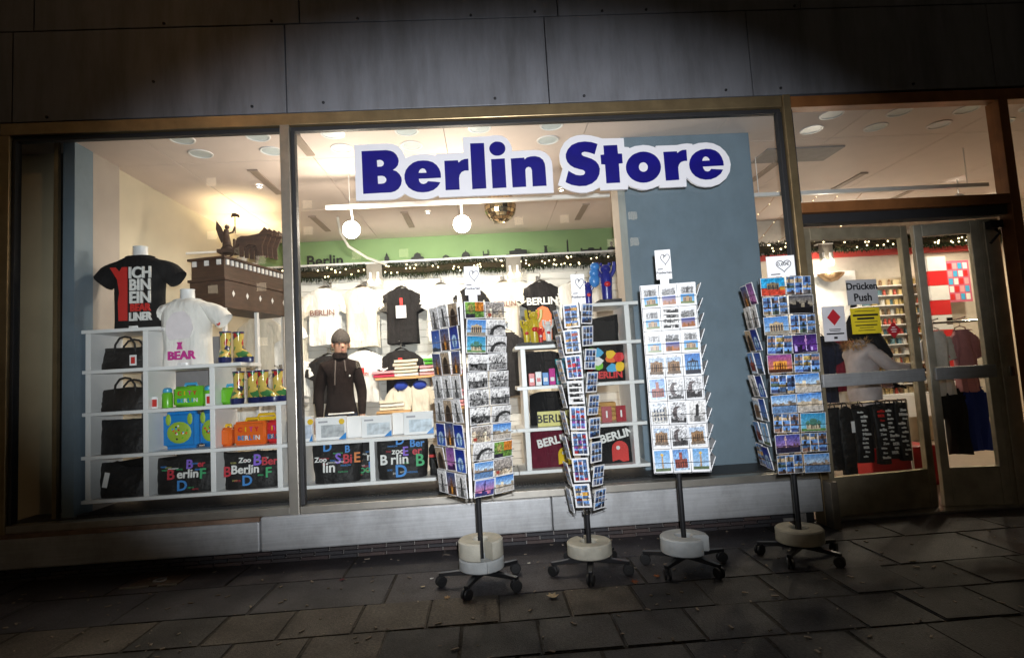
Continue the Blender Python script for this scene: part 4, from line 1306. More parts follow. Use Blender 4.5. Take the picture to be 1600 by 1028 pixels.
def tshirt(w, h, d, sl=0.22, drop=0.16, seed=0, neck=0.17, sleeves=True, wr=0.012, n=26):
    r = random.Random(seed)
    ph = [r.uniform(0, 6) for _ in range(5)]
    prof = [(0.0, 1.0, 1.0), (0.12, .985, 1.0), (0.25, .97, 1.0), (0.38, .965, 1.0), (0.5, .97, 1.02), (0.62, .99, 1.04), (0.72, 1.0, 1.04), (0.80, 1.0, 1.0), (0.87, .985, .92), (0.93, .90, .78), (0.965, .68, .62), (0.985, .46, .50), (1.0, neck / w * 1.15, .40)]
    rg = []
    for (fz, fw, fd) in prof:
        ring = []
        for k in range(n):
            th = 2 * PI * k / n
            c, s = math.cos(th), math.sin(th)
            e = 0.75
            x = math.copysign(abs(c) ** e, c) * w / 2 * fw
            y = math.copysign(abs(s) ** e, s) * d / 2 * fd
            fold = wr * (1 - fz * .75) * (math.sin(5 * x / w * 2 + ph[0] + fz * 2) + .6 * math.sin(11 * x / w * 2 + ph[1] - 3 * fz)) + wr * .5 * math.sin(9 * fz + ph[2] + 4 * x / w)
            ring.append((x, y + fold * (1 if s < 0 else -.3), h * fz - (0.012 * (1 - abs(s)) if fz > .98 else 0) + (0.006 * math.sin(3 * th + ph[3]) if fz == 0 else 0)))
        rg.append(ring)
    b = MB().rings(rg, False, False)
    if sleeves:
        for sg_ in (-1, 1):
            x0, x1 = sg_ * w * .34, sg_ * (w / 2 + sl)
            z0, z1 = h * .885, h * .86 - drop
            rs = []
            for i in range(7):
                f = i / 6
                cx, cz = x0 + (x1 - x0) * f, z0 + (z1 - z0) * (f ** 1.25)
                rad = h * (.075 + .075 * min(1, f * 1.6) - .02 * max(0, f - .6))
                ax = Vector((x1 - x0, 0, (z1 - z0) * 1.1)).normalized()
                up = Vector((-ax.z, 0, ax.x))
                if sg_ < 0:
                    up = -up
                rs.append([tuple(Vector((cx, 0, cz)) + up * (rad * (1 if math.cos(2 * PI * k / 16) > 0 else .9) * math.cos(2 * PI * k / 16)) + Vector((0, 1, 0)) * (d * .36 * math.sin(2 * PI * k / 16)) + Vector((0, 1, 0)) * (0.005 * math.sin(6 * f + ph[4] + k * 1.3))) for k in range(16)])
            b.rings(rs, False, False)
    return b


def hanging_shirt(label, x, z_top, mat, w=0.39, h=0.74, yw=3.42, rz=0.0, stack=4, prints=(), fwd=0.25, group='shirts hanging on the back wall', sl=0.06, nm='hanging_shirt'):
    t = thing(nm, label, 'shirt', (x, yw - fwd, z_top), rz, group)
    o = tshirt(w, h, 0.085, sl, 0.19, seed=int(abs(x) * 100 + z_top * 10), wr=0.02).build('fabric', mat, t, True, loc=(0, 0, -h))
    hg = MB()
    for k in range(stack):
        yy = 0.02 + k * 0.035
        hg.tube([(-w * .42, yy, -0.07), (-0.05, yy, 0.02), (0, yy, 0.035), (0.05, yy, 0.02), (w * .42, yy, -0.07)], 0.006, 6)
        hg.tube([(0, yy, 0.035), (0, yy, 0.075), (0.014, yy, 0.09), (0, yy, 0.105)], 0.0025, 5)
    hg.build('hanger', m_chrome, t)
    if stack > 2:
        for k in range(stack - 1):
            tshirt(w * .98, h, 0.03, sl, 0.19, seed=k + 3, wr=.006).build('fabric_behind', mat, t, True, loc=(0.012 * (k - 1), 0.06 + k * 0.035, -h - .004 * k))
    MB().tube([(0, -0.05, 0.115), (0, fwd + 0.05, 0.09)], 0.007, 8).box(-0.03, 0.03, fwd + 0.045, fwd + 0.055, 0.06, 0.13).build('peg', m_chrome, t)
    for p in prints:
        p(t)
    return t


m_twhite = M('white_cotton', (0.80, 0.78, 0.74), 0.9, 0, 0.03, 30, 0.9, 11, bdist=0.03, stretch=(1.3, 1, 0.55))
m_tcream = M('cream_cotton', (0.70, 0.64, 0.53), 0.9, 0, 0.04, 30, 0.9, 11, bdist=0.03, stretch=(1.3, 1, 0.55))
m_tblack = M('charcoal_cotton', (0.022, 0.02, 0.02), 0.9, 0, 0.2, 30, 0.9, 11, bdist=0.03, stretch=(1.3, 1, 0.55))
m_tdeep = M('deep_black_cotton', (0.008, 0.008, 0.009), 0.9, 0, 0.2, 30, 0.9, 11, bdist=0.03, stretch=(1.3, 1, 0.55))
m_tmaroon = M('maroon_cotton', (0.10, 0.008, 0.022), 0.85, 0, 0.15, 30, 0.9, 11, bdist=0.03, stretch=(1.3, 1, 0.55))
m_tred = M('red_print', (0.55, 0.02, 0.015), 0.6)
m_twprint = M('white_print', (0.75, 0.75, 0.73), 0.7, 0, 0.1, 90)
m_pinkp = M('magenta_print', (0.55, 0.03, 0.28), 0.7)
m_yel = M('yellow_print', (0.75, 0.50, 0.02), 0.6)


def pr(s, size, z, mat, x=0.0, bold=0.001, y=-0.078, roll=0.0):
    return lambda t: text(s, size, (x, y, z), mat, t, bold, roll=roll, ext=0.004)


m_brownp = M('brown_print', (0.22, 0.10, 0.08), 0.7)
hanging_shirt('white shirt with BERLIN print hanging left on the wall', -2.08, 2.50, m_twhite, prints=[pr('BERLIN', 0.10, -0.33, m_brownp)])
hanging_shirt('cream shirt hanging right above the man on the back wall', -1.60, 2.49, m_tcream, w=0.41, h=0.78)
hanging_shirt('charcoal shirt with white tag hanging on the back wall', -1.08, 2.45, m_tblack, w=0.40, h=0.72, prints=[
    lambda t: MB().box(-0.06, 0.07, -0.092, -0.085, -0.40, -0.24).build('paper_tag', m_paper, t),
    lambda t: MB().box(-0.008, 0.03, -0.088, -0.078, -0.24, -0.14).build('red_badge', m_tred, t)])
hanging_shirt('white shirt half hidden behind the leftmost rack', -0.56, 2.47, m_twhite)
hanging_shirt('charcoal shirt behind the header card of the leftmost rack', -0.18, 2.40, m_tblack)
hanging_shirt('cream shirt with BERLIN print right of the leftmost rack', 0.27, 2.46, m_tcream, prints=[pr('BERLIN', 0.095, -0.30, m_brownp)])
hanging_shirt('charcoal shirt with white BERLIN and orange print above the yellow figures', 0.76, 2.44, m_tblack, prints=[
    pr('BERLIN', 0.13, -0.27, m_twprint, bold=0.004), lambda t: MB().prism([[(-.11, -.78), (.10, -.78), (.11, -.45), (.07, -.36), (0, -.33), (-.07, -.36), (-.11, -.45)]], -0.082, -0.06).build('orange_figure', M('orange_print', (0.7, 0.17, 0.06), 0.7), t)], h=0.76)
hanging_shirt('white shirt beside the header of the slim rack', 1.24, 2.42, m_twhite, w=0.5)
hanging_shirt('white shirt with red print in the lower row beside the man', -1.60, 1.66, m_twhite, h=0.66, prints=[pr('BERLIN', 0.05, -0.30, m_tred), lambda t: MB().box(-.05, .02, -.06, -.052, -.30, -.22).build('red_badge', m_tred, t)])
hanging_shirt('charcoal shirt in the lower row above the folded piles', -1.12, 1.64, m_tblack, w=0.40, h=0.55, prints=[lambda t: MB().box(-0.02, 0.03, -0.066, -0.056, -0.22, -0.10).build('red_badge', m_tred, t)])
hanging_shirt('white shirt in the lower row behind the leftmost rack', -0.55, 1.62, m_twhite, h=0.6)
hanging_shirt('beige garment at the left end of the back wall', -2.52, 2.46, m_tcream, w=0.36, h=0.9)
hanging_shirt('white garment low at the left end of the back wall', -2.50, 1.62, m_twhite, w=0.34, h=0.5)
hanging_shirt('white shirt in the lower row right of the leftmost rack', 0.25, 1.62, m_twhite, h=0.62)
hanging_shirt('charcoal shirt in the lower row behind the man on his left', -2.06, 1.62, m_tblack, h=0.6)
hanging_shirt('cream shirt in the lower row behind the yellow bear figurines', 0.72, 1.60, m_tcream, h=0.62)
hanging_shirt('charcoal shirt in the lower row behind the slim rack', 1.18, 1.60, m_tblack, h=0.62)
# garments under the dark gate model
for i, (x, y) in enumerate(((-2.42, 2.05), (-2.22, 2.1))):
    hanging_shirt(('cream shirt hanging under the dark gate model', 'white shirt hanging under the right end of the gate model')[i], x, 2.02, (m_tcream, m_twhite)[i], w=0.30, h=0.62, yw=y, fwd=0.1, stack=1, group='shirts under the gate model')
for i, x in enumerate((-2.66, -2.44, -2.20)):
    hanging_shirt('white shirt low behind the left shelf, %s' % ('left', 'middle', 'right')[i], x, 1.36, m_twhite, w=0.28, h=0.5, yw=1.9, fwd=0.1, stack=1, group='low shirts behind the left shelf')

# wooden wall shelves with folded shirts
m_wood = M('pale_wood', (0.52, 0.30, 0.12), 0.5, 0, 0.2, 6, stretch=(1, 8, 8))
for i, (z, xa, xb) in enumerate(((1.28, -1.42, -0.30), (0.86, -1.42, -1.0), (0.86, -0.66, -0.25))):
    o = MB().box(xa, xb, 2.98, 3.47, z - 0.015, z + 0.015).build('wall_shelf', m_wood, bevel=0.004)
    tag(o, ('long wooden wall shelf with folded shirts', 'short wooden wall shelf low left', 'short wooden wall shelf low right')[i], 'shelf')
pile_cols = [('cream', (0.68, 0.62, 0.5)), ('pink', (0.68, 0.33, 0.36)), ('white', (0.75, 0.74, 0.7)), ('red', (0.5, 0.05, 0.1)), ('black', (0.02, 0.02, 0.02)), ('green', (0.10, 0.4, 0.05)), ('blue', (0.03, 0.06, 0.35))]
PM = {n: M('folded_%s' % n, c, 0.9, 0, 0.06, 30, 0.2, 200) for n, c in pile_cols}


def folded(x, y, z, w, d, h, mat, label):
    b = MB()
    rg = []
    for i in range(7):
        f = i / 6
        xx = -w / 2 + w * f
        rg.append([(xx + .006 * math.sin(k), (d / 2) * math.copysign(abs(math.sin(2 * PI * k / 10)) ** .5, math.sin(2 * PI * k / 10)), h / 2 + h / 2 * (math.copysign(abs(math.cos(2 * PI * k / 10)) ** .6, math.cos(2 * PI * k / 10))) * (1 + .15 * math.sin(5 * f + k))) for k in range(10)])
    b.rings(rg)
    o = b.build('folded_shirt', mat, None, True, loc=(x, y, z))
    o.rotation_euler = (0, 0, rng.uniform(-.1, .1))
    tag(o, label, 'folded shirt', 'folded shirts on the wall shelves')


for (x, z, cs, where) in ((-1.32, 1.296, ['red', 'pink'], 'left end of the long wooden shelf'), (-1.05, 1.296, ['white', 'cream', 'cream', 'cream', 'cream'], 'middle of the long wooden shelf'), (-0.72, 1.296, ['pink', 'white', 'pink'], 'right part of the long wooden shelf'), (-0.66, 1.43, ['green', 'green'], 'right part of the shelf on a pink pile'), (-0.45, 1.296, ['pink', 'white', 'cream'], 'right end of the long wooden shelf'),
                         (-1.25, 0.876, ['cream', 'white', 'cream'], 'low left wooden shelf'), (-0.46, 0.876, ['pink', 'pink', 'white', 'pink', 'pink'], 'low right wooden shelf')):
    for k, c in enumerate(cs):
        folded(x + rng.uniform(-.012, .012), 3.20, z + k * 0.044, 0.30, 0.30, 0.042, PM[c], '%s folded shirt, %s from the bottom, %s' % (c, ('first', 'second', 'third', 'fourth', 'fifth')[k], where))
# child's bear-suit garments under the shelf
for i, x in enumerate((-1.12, -0.88)):
    t = hanging_shirt(('small cream suit with blue collar under the long wooden shelf, left', 'small cream suit with blue collar under the long wooden shelf, right')[i], x, 1.20, m_tcream, w=0.24, h=0.5, yw=3.2, fwd=0.06, stack=1, sl=0.05, group='small suits under the wall shelf')
    MB().ball((0, -0.03, -0.02), 0.09, 0.06, 0.06).build('collar', PM['blue'], t, True)

# ------------------------------------------------------------------ garland with fairy lights


def garland(label, x0, x1, z, y, seed, n=8000):
    r = random.Random(seed)
    t = thing('light_garland', label, 'garland', ((x0 + x1) / 2, y, z))
    b = MB()
    L = (x1 - x0) / 2
    for _ in range(n):
        x = r.uniform(-L, L)
        a = r.uniform(0, 2 * PI)
        q = r.uniform(.02, .085)
        c = Vector((x, -abs(math.cos(a)) * q * .7, math.sin(a) * q - .01 + .015 * math.sin(x * 5)))
        d = Vector((r.uniform(-.6, .6), math.cos(a) * -.6, math.sin(a) - .3)).normalized() * r.uniform(.03, .06)
        s = d.cross(Vector((r.uniform(-1, 1), r.uniform(-1, 1), r.uniform(-1, 1)))).normalized() * .0075
        b.add([c - s, c + s, c + d], [(0, 1, 2)])
    o = b.build('needles', M('fir_needles', (0.026, 0.034, 0.012), 0.85, 0, 0.4, 9), t)
    o['kind'] = 'stuff'
    MB().tube([(-L + 2 * L * k / 40, -.01, -.01 + .015 * math.sin((-L + 2 * L * k / 40) * 5)) for k in range(41)], 0.05, 8).build('stem', M('garland_stem', (0.04, 0.03, 0.015), 0.8), t)
    bulb = MB().ball((0, 0, 0), 0.0105, n=8, m=6).mesh('fairy_bulb', True)
    bulb.materials.append(M('fairy_glow', (1, 0.85, 0.55), 0.4, emit=5, ecol=(1.0, 0.82, 0.5)))
    for k in range(int((x1 - x0) * 15)):
        put('fairy_bulb', bulb, None, t, loc=(r.uniform(-L, L), -0.06 - r.random() * .02, r.uniform(-.07, .06)))


garland('dark green garland with fairy lights along the green wall band', -3.0, 1.95, 2.735, 3.33, 3)
garland('garland with fairy lights inside behind the entrance door', 3.6, 7.4, 2.78, 3.33, 9, 6000)
# skyline cut-outs standing on the ledge
m_sil = M('black_cut_out', (0.006, 0.008, 0.006), 0.6)
SH = {'church spire': [(-.04, 0), (.04, 0), (.04, .07), (.02, .10), (0, .17), (-.02, .10), (-.04, .07)],
      'low palace': [(-.12, 0), (.12, 0), (.10, .05), (.06, .06), (.05, .11), (0, .14), (-.05, .11), (-.06, .06), (-.10, .05)],
      'small arch': [(-.06, 0), (-.03, 0), (-.02, .03), (.02, .03), (.03, 0), (.06, 0), (.05, .04), (0, .07), (-.05, .04)],
      'domed church': [(-.07, 0), (.07, 0), (.07, .05), (.045, .09), (.01, .11), (0, .15), (-.01, .11), (-.045, .09), (-.07, .05)],
      'twin towers': [(-.05, 0), (.05, 0), (.05, .12), (.04, .13), (.03, .12), (.03, .05), (-.03, .05), (-.03, .10), (-.04, .11), (-.05, .10)],
      'long gate': [(-.20, 0), (.20, 0), (.20, .02), (.15, .02), (.15, .09), (.06, .10), (.05, .12), (-.05, .12), (-.06, .09), (-.15, .08), (-.15, .02), (-.20, .02)],
      'column': [(-.13, 0), (.13, 0), (.13, .02), (.03, .02), (.02, .13), (.035, .15), (-.035, .15), (-.02, .13), (-.03, .02), (-.13, .02)],
      'needle tower': [(-.015, 0), (.015, 0), (.012, .22), (0, .26), (-.012, .22)],
      'parliament': [(-.18, 0), (.18, 0), (.18, .07), (.15, .07), (.15, .04), (.06, .04), (.04, .07), (-.04, .07), (-.06, .04), (-.15, .04), (-.15, .07), (-.18, .07)],
      'high-rises': [(-.09, 0), (.09, 0), (.09, .13), (.07, .16), (.05, .15), (.05, .06), (.0, .06), (0, .17), (-.04, .17), (-.04, .08), (-.09, .05)]}
for nm, x in (('church spire', -1.27), ('low palace', -0.86), ('small arch', -0.48), ('domed church', -0.21), ('twin towers', 0.06), ('long gate', 0.50), ('column', 0.88), ('needle tower', 1.18), ('parliament', 1.50), ('high-rises', 1.80)):
    o = MB().prism([[(a_ * .8, b_ * .72) for a_, b_ in SH[nm]]], -0.006, 0.006).build('skyline_cut_out', m_sil, None, loc=(x, 3.33, 2.851))
    tag(o, 'small black %s cut-out standing on the green wall ledge' % nm, 'ornament', 'skyline cut-outs on the ledge')
t = thing('wall_lettering', 'black Berlin lettering standing on the ledge at the left of the green band', 'lettering', (-2.11, 3.40, 2.851))
text('Berlin', 0.21, (0, 0, 0.058), m_sil, t, 0.003, ext=0.008)

# ------------------------------------------------------------------ mannequins


def mannequin(label, x, y, z, mat, w, h, d, seed):
    t = thing('mannequin_torso', label, 'mannequin', (x, y, z))
    tshirt(w, h, d, 0.105, 0.12, seed, neck=0.20, wr=0.010, n=34).build('shirt', mat, t, True)
    MB().lathe([(0.085, h - .09), (0.075, h - .03), (0.055, h + .01), (0.052, h + .065), (0.056, h + .075), (0.0, h + .078)], 24, sy=.85).build('neck', m_white, t, True)
    MB().lathe([(0.0, 0.004), (0.11, 0.004), (0.11, .02), (0.02, .03), (0.02, .2)], 20).build('stand', m_white, t)
    return t


t = mannequin('torso in black ICH BIN EIN BEARLINER shirt on the top shelf', -2.70, 0.33, Z[4] + .014, m_tdeep, 0.36, 0.585, 0.22, 4)
for s, z, hsz, c in (('ICH', .425, .120, m_twprint), ('BIN', .330, .120, m_twprint), ('EIN', .232, .125, m_twprint), ('BEAR', .155, .078, m_tred), ('LINER', .085, .085, m_twprint)):
    text(s, hsz, (0.068, -0.122, z), c, t, 0.0035, ext=0.006).scale = ({'ICH': .86, 'BIN': .86, 'EIN': .86, 'BEAR': .82, 'LINER': .74}[s], 1.0, 1)
MB().prism([[(-.155, .475), (-.115, .475), (-.085, .44), (-.065, .475), (-.028, .475), (-.028, .06), (-.09, .06), (-.095, .20), (-.085, .28), (-.10, .38)]], -0.128, -0.116).build('red_bear_figure', m_tred, t)
t = mannequin('torso in white shirt with pink BEAR print on the second step', -2.345, 0.34, Z[3] + .014, m_twhite, 0.36, 0.53, 0.22, 8)
text('BEAR', 0.088, (0.012, -0.125, .075), m_pinkp, t, 0.003, ext=0.006)
MB().prism([[(-.02, .125), (.02, .125), (.01, .16), (.02, .18), (-.02, .18), (-.01, .16)]], -0.130, -0.118).build('pink_figure', m_pinkp, t)
MB().prism([[(-.08, .20), (.07, .21), (.10, .28), (.08, .37), (.03, .42), (-.05, .41), (-.10, .34), (-.105, .26)]], -0.122, -0.116).build('faint_pink_print', M('faint_pink_print', (0.77, 0.71, 0.735), 0.9, 0, 0.06, 20), t)
MB().ball((0.258, -0.05, .315), 0.014).build('sleeve_badge', m_tred, t)

# ------------------------------------------------------------------ dark wooden gate model with chariot on top
m_gate = M('dark_stained_wood', (0.062, 0.030, 0.016), 0.55, 0, 0.3, 8, 0.2, 50, stretch=(1, 1, 6))
g = thing('gate_model', 'large dark wooden gate model with chariot and horses on top', 'model', (-2.28, 0.84, 1.98), R(-14))
MB().box(-0.36, 0.0, 0, 0.95, 0, 0.245).build('lower_beam', m_gate, g, bevel=0.004)
MB().box(-0.375, 0.012, -0.012, 0.962, 0.246, 0.270).build('cornice', m_gate, g, bevel=0.004)
MB().box(-0.35, -0.01, 0.01, 0.94, 0.271, 0.44).build('attic', m_gate, g, bevel=0.004)
MB().box(-0.375, 0.012, -0.012, 0.962, 0.441, 0.462).build('top_plate', m_gate, g, bevel=0.003)
for k in range(15):
    MB().box(-0.0095, 0.004, 0.03 + k * 0.062, 0.058 + k * 0.062, 0.388, 0.435).build('white_inlay', m_white, g)
for k in range(3):
    MB().box(-0.33 + k * 0.125, -0.29 + k * 0.125, -0.003, 0.0095, 0.388, 0.435).build('white_inlay', m_white, g)
for k in range(5):
    y = 0.11 + k * 0.19
    MB().add([(0.002, y, .165), (0.002, y + .018, .135), (0.002, y, .105), (0.002, y - .018, .135), (-.002, y, .165), (-.002, y + .018, .135), (-.002, y, .105), (-.002, y - .018, .135)], [(0, 1, 2, 3), (0, 1, 5, 4), (1, 2, 6, 5), (2, 3, 7, 6), (3, 0, 4, 7)]).build('white_inlay', m_white, g)
for x, y in ((-0.33, 0.03), (-0.03, 0.03), (-0.33, 0.9), (-0.03, 0.9), (-0.03, 0.47)):
    MB().box(x - .015, x + .015, y - .015, y + .015, -1.98, -0.001).build('white_post', m_white, g)
ch = thing('chariot_figure', 'dark cut-out chariot with winged driver and horses on the gate model', 'figurine', (-2.24, 1.0, 2.443), R(6))
HORSE = [(.02, 0), (.05, .0), (.06, .08), (.10, .11), (.16, .10), (.19, .0), (.22, 0), (.215, .10), (.24, .16), (.255, .20), (.30, .19), (.305, .215), (.26, .25), (.235, .27), (.225, .25), (.19, .21), (.10, .19), (.04, .19), (.0, .17), (-.02, .08), (.0, .09), (.02, .12)]
for k in range(4):
    MB().prism([HORSE], -0.012, 0.012).build('horse', m_gate, ch, loc=(0.03 + .03 * k, -0.08 + 0.05 * k, 0.0))
MB().lathe([(0.05, -0.008), (0.06, -0.008), (0.06, .008), (0.05, .008), (0.05, -.008)], 16).xf(Matrix.Translation((-.06, -.06, .06)) @ Matrix.Rotation(R(90), 4, 'X')).build('wheel', m_gate, ch)
MB().box(-0.15, 0.0, -0.07, 0.07, 0.05, 0.08).box(-0.01, 0.005, -0.07, 0.07, 0.08, 0.17).build('chariot_body', m_gate, ch)
MB().tube([(-.08, 0, .08), (-.085, 0, .16), (-.09, 0, .24), (-.085, 0, .275)], [.045, .035, .025, .02], 10).ball((-.08, 0, .30), .022).tube([(-.085, 0, .235), (-.03, 0, .25), (-.01, 0, .30)], .009, 6).tube([(-.01, 0, .24), (-.01, 0, .40)], .005, 6).build('driver', m_gate, ch, True)
MB().prism([[(-.09, .20), (-.13, .30), (-.17, .36), (-.175, .28), (-.15, .20), (-.13, .15)]], -0.006, 0.006).build('wing', m_gate, ch)
MB().prism([[(-.045, .39), (-.01, .40), (.03, .385), (.03, .41), (-.005, .43), (-.035, .425)]], -0.004, 0.004).build('eagle', m_gate, ch)

# ------------------------------------------------------------------ bags, boxes, boots in the left shelf
m_leather = M('black_bag_fabric', (0.008, 0.0075, 0.008), 0.55, 0, 0.3, 20, 0.8, 14, bdist=0.03, spec=0.3)


def bag_mesh(w, h, d, sag, seed):
    r = random.Random(seed)
    rg = []
    for i in range(9):
        f = i / 8
        hw = w / 2 * (0.90 + .12 * f)
        hd = d / 2 * (1.0 - .72 * f ** 1.6)
        ring = []
        for k in range(20):
            th = 2 * PI * k / 20
            c, s = math.cos(th), math.sin(th)
            x = math.copysign(abs(c) ** .45, c) * hw
            y = math.copysign(abs(s) ** .6, s) * hd
            z = h * f - sag * f * f * (1 - (x / hw) ** 2) + .022 * f * math.sin(7 * x / w + seed) + .010 * f * math.sin(17 * x / w + 2 * seed)
            ring.append((x + .004 * r.uniform(-1, 1), y + .006 * math.sin(9 * x + 4 * f + seed), z))
        rg.append(ring)
    return MB().rings(rg, True, True)


def handle(parent, w, z0, zt, y, mat, r=0.008):
    MB().tube([(-w / 2, y, z0), (-w / 2 * .9, y, z0 + (zt - z0) * .55), (-w / 4, y, zt - .01), (0, y, zt), (w / 4, y, zt - .01), (w / 2 * .9, y, z0 + (zt - z0) * .55), (w / 2, y, z0)], r, 8).build('handle', mat, parent, True)


def price_tag(parent, x, y, z, ang, h=0.075):
    o = MB().box(-0.018, 0.018, -0.001, 0.001, -h, 0).build('price_tag', m_paper, parent, loc=(x, y, z))
    o.rotation_euler = (0, ang, 0)


for i, (zi, w, h, sag, hz, lab) in enumerate(((3, .36, .17, .03, .25, 'black handbag with curved handles in the top left cube'), (2, .38, .18, .03, .25, 'black handbag in the second left cube'), (1, .39, .27, .03, 0, 'large plain black bag in the third left cube'), (0, .40, .27, .06, 0, 'large black bag with white tag in the bottom left cube'))):
    t = thing('handbag', lab, 'bag', (-2.785, 0.33, Z[zi] + .014), 0, 'black bags in the left column')
    bag_mesh(w, h, 0.26, sag, i).build('bag_body', m_leather, t, True)
    if hz:
        handle(t, .16, h - .05, hz, -0.06, m_leather)
        handle(t, .17, h - .05, hz - .015, 0.05, m_leather)
    if i == 0:
        MB().box(0.08, 0.13, -0.135, -0.13, 0.02, 0.10).build('price_tag', m_paper, t)
        MB().box(0.09, 0.12, -0.1365, -0.1352, 0.035, 0.085).build('tag_print', m_tred, t)
    if i == 3:
        price_tag(t, -0.08, -0.14, .19, R(12), .11)
cols = {'w': m_twprint, 'r': M('bag_red', (0.5, 0.03, 0.05), 0.6), 'b': M('bag_blue', (0.05, 0.25, 0.65), 0.6), 'p': M('bag_purple', (0.22, 0.12, 0.60), 0.6), 'g': M('bag_green', (0.05, 0.38, 0.15), 0.6), 'o': M('bag_orange', (0.65, 0.20, 0.05), 0.6), 'y': M('bag_olive', (0.4, 0.38, 0.12), 0.6)}


def berlin_bag(label, x, z, w, h, layout, seed, y=0.32):
    h *= 1.1
    layout = [(s_, z_ * 1.05, x_ * 1.1, p_ * 1.1, c_) for s_, z_, x_, p_, c_ in layout]
    t = thing('printed_bag', label, 'bag', (x, y, z), 0, 'black bags printed with coloured letters')
    bag_mesh(w * 1.12, h, 0.24, .03, seed).build('bag_body', m_leather, t, True)
    for s, sz, px, pz, c in layout:
        f = pz / h
        yy = -0.12 * (1.0 - .72 * f ** 1.6) - .008
        text(s, sz, (px, yy, pz), cols[c], t, sz * .02, tilt=-.18 * f, ext=0.004)
    r = random.Random(seed)
    for k in range(9):
        px, pz = r.uniform(-w * .38, w * .3), r.uniform(.02, h * .8)
        f = pz / h
        text(r.choice(('MITTE', 'ZOO', 'SPREE', 'WEDDING', 'PANKOW', 'TEGEL')), 0.017, (px, -0.12 * (1 - .72 * f ** 1.6) - .006, pz), cols[r.choice('wbygr')], t, ext=0.003)
    return t


LA = [('erlin', .085, .03, .125, 'w'), ('B', .10, -.085, .125, 'r'), ('B', .09, .03, .185, 'p'), ('D', .10, .0, .05, 'b'), ('F', .10, .13, .12, 'g'), ('er', .06, .11, .185, 'r')]
berlin_bag('black Berlin letter bag in the bottom cube under the blue boxes', -2.33, Z[0] + .014, .42, .25, LA, 1)
LB = [('Zoo', .05, -.04, .19, 'w'), ('Berlin', .085, -.03, .13, 'w'), ('B', .11, .045, .185, 'p'), ('Ber', .08, .13, .175, 'r'), ('B', .10, -.15, .12, 'r'), ('D', .10, -.01, .055, 'b'), ('F', .10, .13, .10, 'g')]
berlin_bag('black Berlin letter bag in the bottom cube under the orange boxes', -1.84, Z[0] + .014, .40, .26, LB, 2)
LC = [('Zoo', .05, -.10, .16, 'w'), ('lin', .10, -.04, .105, 'w'), ('D', .09, -.06, .24, 'b'), ('Bi', .09, .085, .155, 'r'), ('E', .10, .15, .16, 'o'), ('B', .07, .08, .22, 'b'), ('S', .10, .02, .16, 'p')]
berlin_bag('black letter bag with orange and red initials right of the left mullion', -1.20, Z[0] + .014, .34, .28, LC, 3)
LD = [('B', .13, -.04, .14, 'o'), ('nz', .08, .06, .15, 'w'), ('L', .10, .06, .08, 'b'), ('ZOO', .05, .0, .06, 'g')]
berlin_bag('black bag with one big orange letter leaning by the shelf divider', -1.01, Z[0] + .014, .17, .28, LD, 4, 0.42)
LE = [('B', .10, -.12, .13, 'w'), ('rlin', .10, -.01, .13, 'w'), ('D', .12, .0, .05, 'b'), ('zoo', .06, -.02, .185, 'w'), ('E', .09, .03, .18, 'p'), ('Ber', .075, .11, .23, 'b'), ('er', .08, .11, .18, 'r'), ('B', .12, .13, .115, 'g'), ('D', .09, -.01, .255, 'b')]
berlin_bag('black bag with big green and blue initials right of the shelf divider', -0.70, Z[0] + .014, .36, .285, LE, 5)
t = thing('pouch', 'small dark pouch with red tag beside the big letter bag', 'bag', (-0.45, 0.36, Z[0] + .014))
bag_mesh(.10, .22, .2, .02, 3).build('bag_body', m_leather, t, True)
MB().box(-.04, .02, -.112, -.104, .14, .16).build('red_tag', m_tred, t)


def rounded_box(w, d, h, r=0.03):
    me = MB().box(-w / 2, w / 2, -d / 2, d / 2, 0, h).mesh('box')
    bm = bmesh.new()
    bm.from_mesh(me)
    bmesh.ops.bevel(bm, geom=list(bm.edges), offset=r, segments=3, affect='EDGES')
    bm.to_mesh(me)
    bm.free()
    me.polygons.foreach_set('use_smooth', [p.area < 0.0022 for p in me.polygons])
    return me


def plastic(n, c):
    return M('plastic_' + n, c, 0.3, 0, 0.05)


p_green, p_blue, p_orange, p_yellow, p_red, p_sky = (plastic('lime', (0.14, 0.48, 0.02)), plastic('azure', (0.01, 0.20, 0.55)), plastic('orange', (0.72, 0.13, 0.01)), plastic('yellow', (0.75, 0.48, 0.01)), plastic('red', (0.55, 0.015, 0.02)), plastic('sky', (0.05, 0.35, 0.62)))
letter_cols = [p_red, p_blue, p_yellow, p_sky, m_pinkp, m_twprint]


def lunch_box(label, x, z, w, h, d, mat, top, letters=True, y=0.33, rz=0.0):
    w, h = w * 1.12, h * 1.08
    t = thing('lunch_box', label, 'lunch box', (x, y, z), rz, 'plastic lunch boxes')
    put('box_body', rounded_box(w, d, h, min(.018, h * .14)), mat, t)
    MB().tube([(-w * .2, 0, h - .004), (-w * .18, 0, h + .018), (w * .18, 0, h + .018), (w * .2, 0, h - .004)], .012, 8).build('handle', top, t, True)
    if letters:
        for j, s in enumerate(('CITY', 'BERLIN')):
            for k, c in enumerate(s):
                text(c, h * .27, (-w * .34 + (w * .68) * (k + .5) / len(s), -d / 2 - .002, h * (.66 - .36 * j)), letter_cols[(k * 2 + j) % 6], t, .0012, ext=.003)
    return t


lunch_box('lime green lunch box with coloured letters on the third shelf', -2.32, Z[2] + .014, .20, .145, .12, p_green, p_sky)
lunch_box('lime green box half hidden by a shelf upright, beside the boots', -2.02, Z[2] + .014, .11, .12, .12, p_green, p_sky, False)


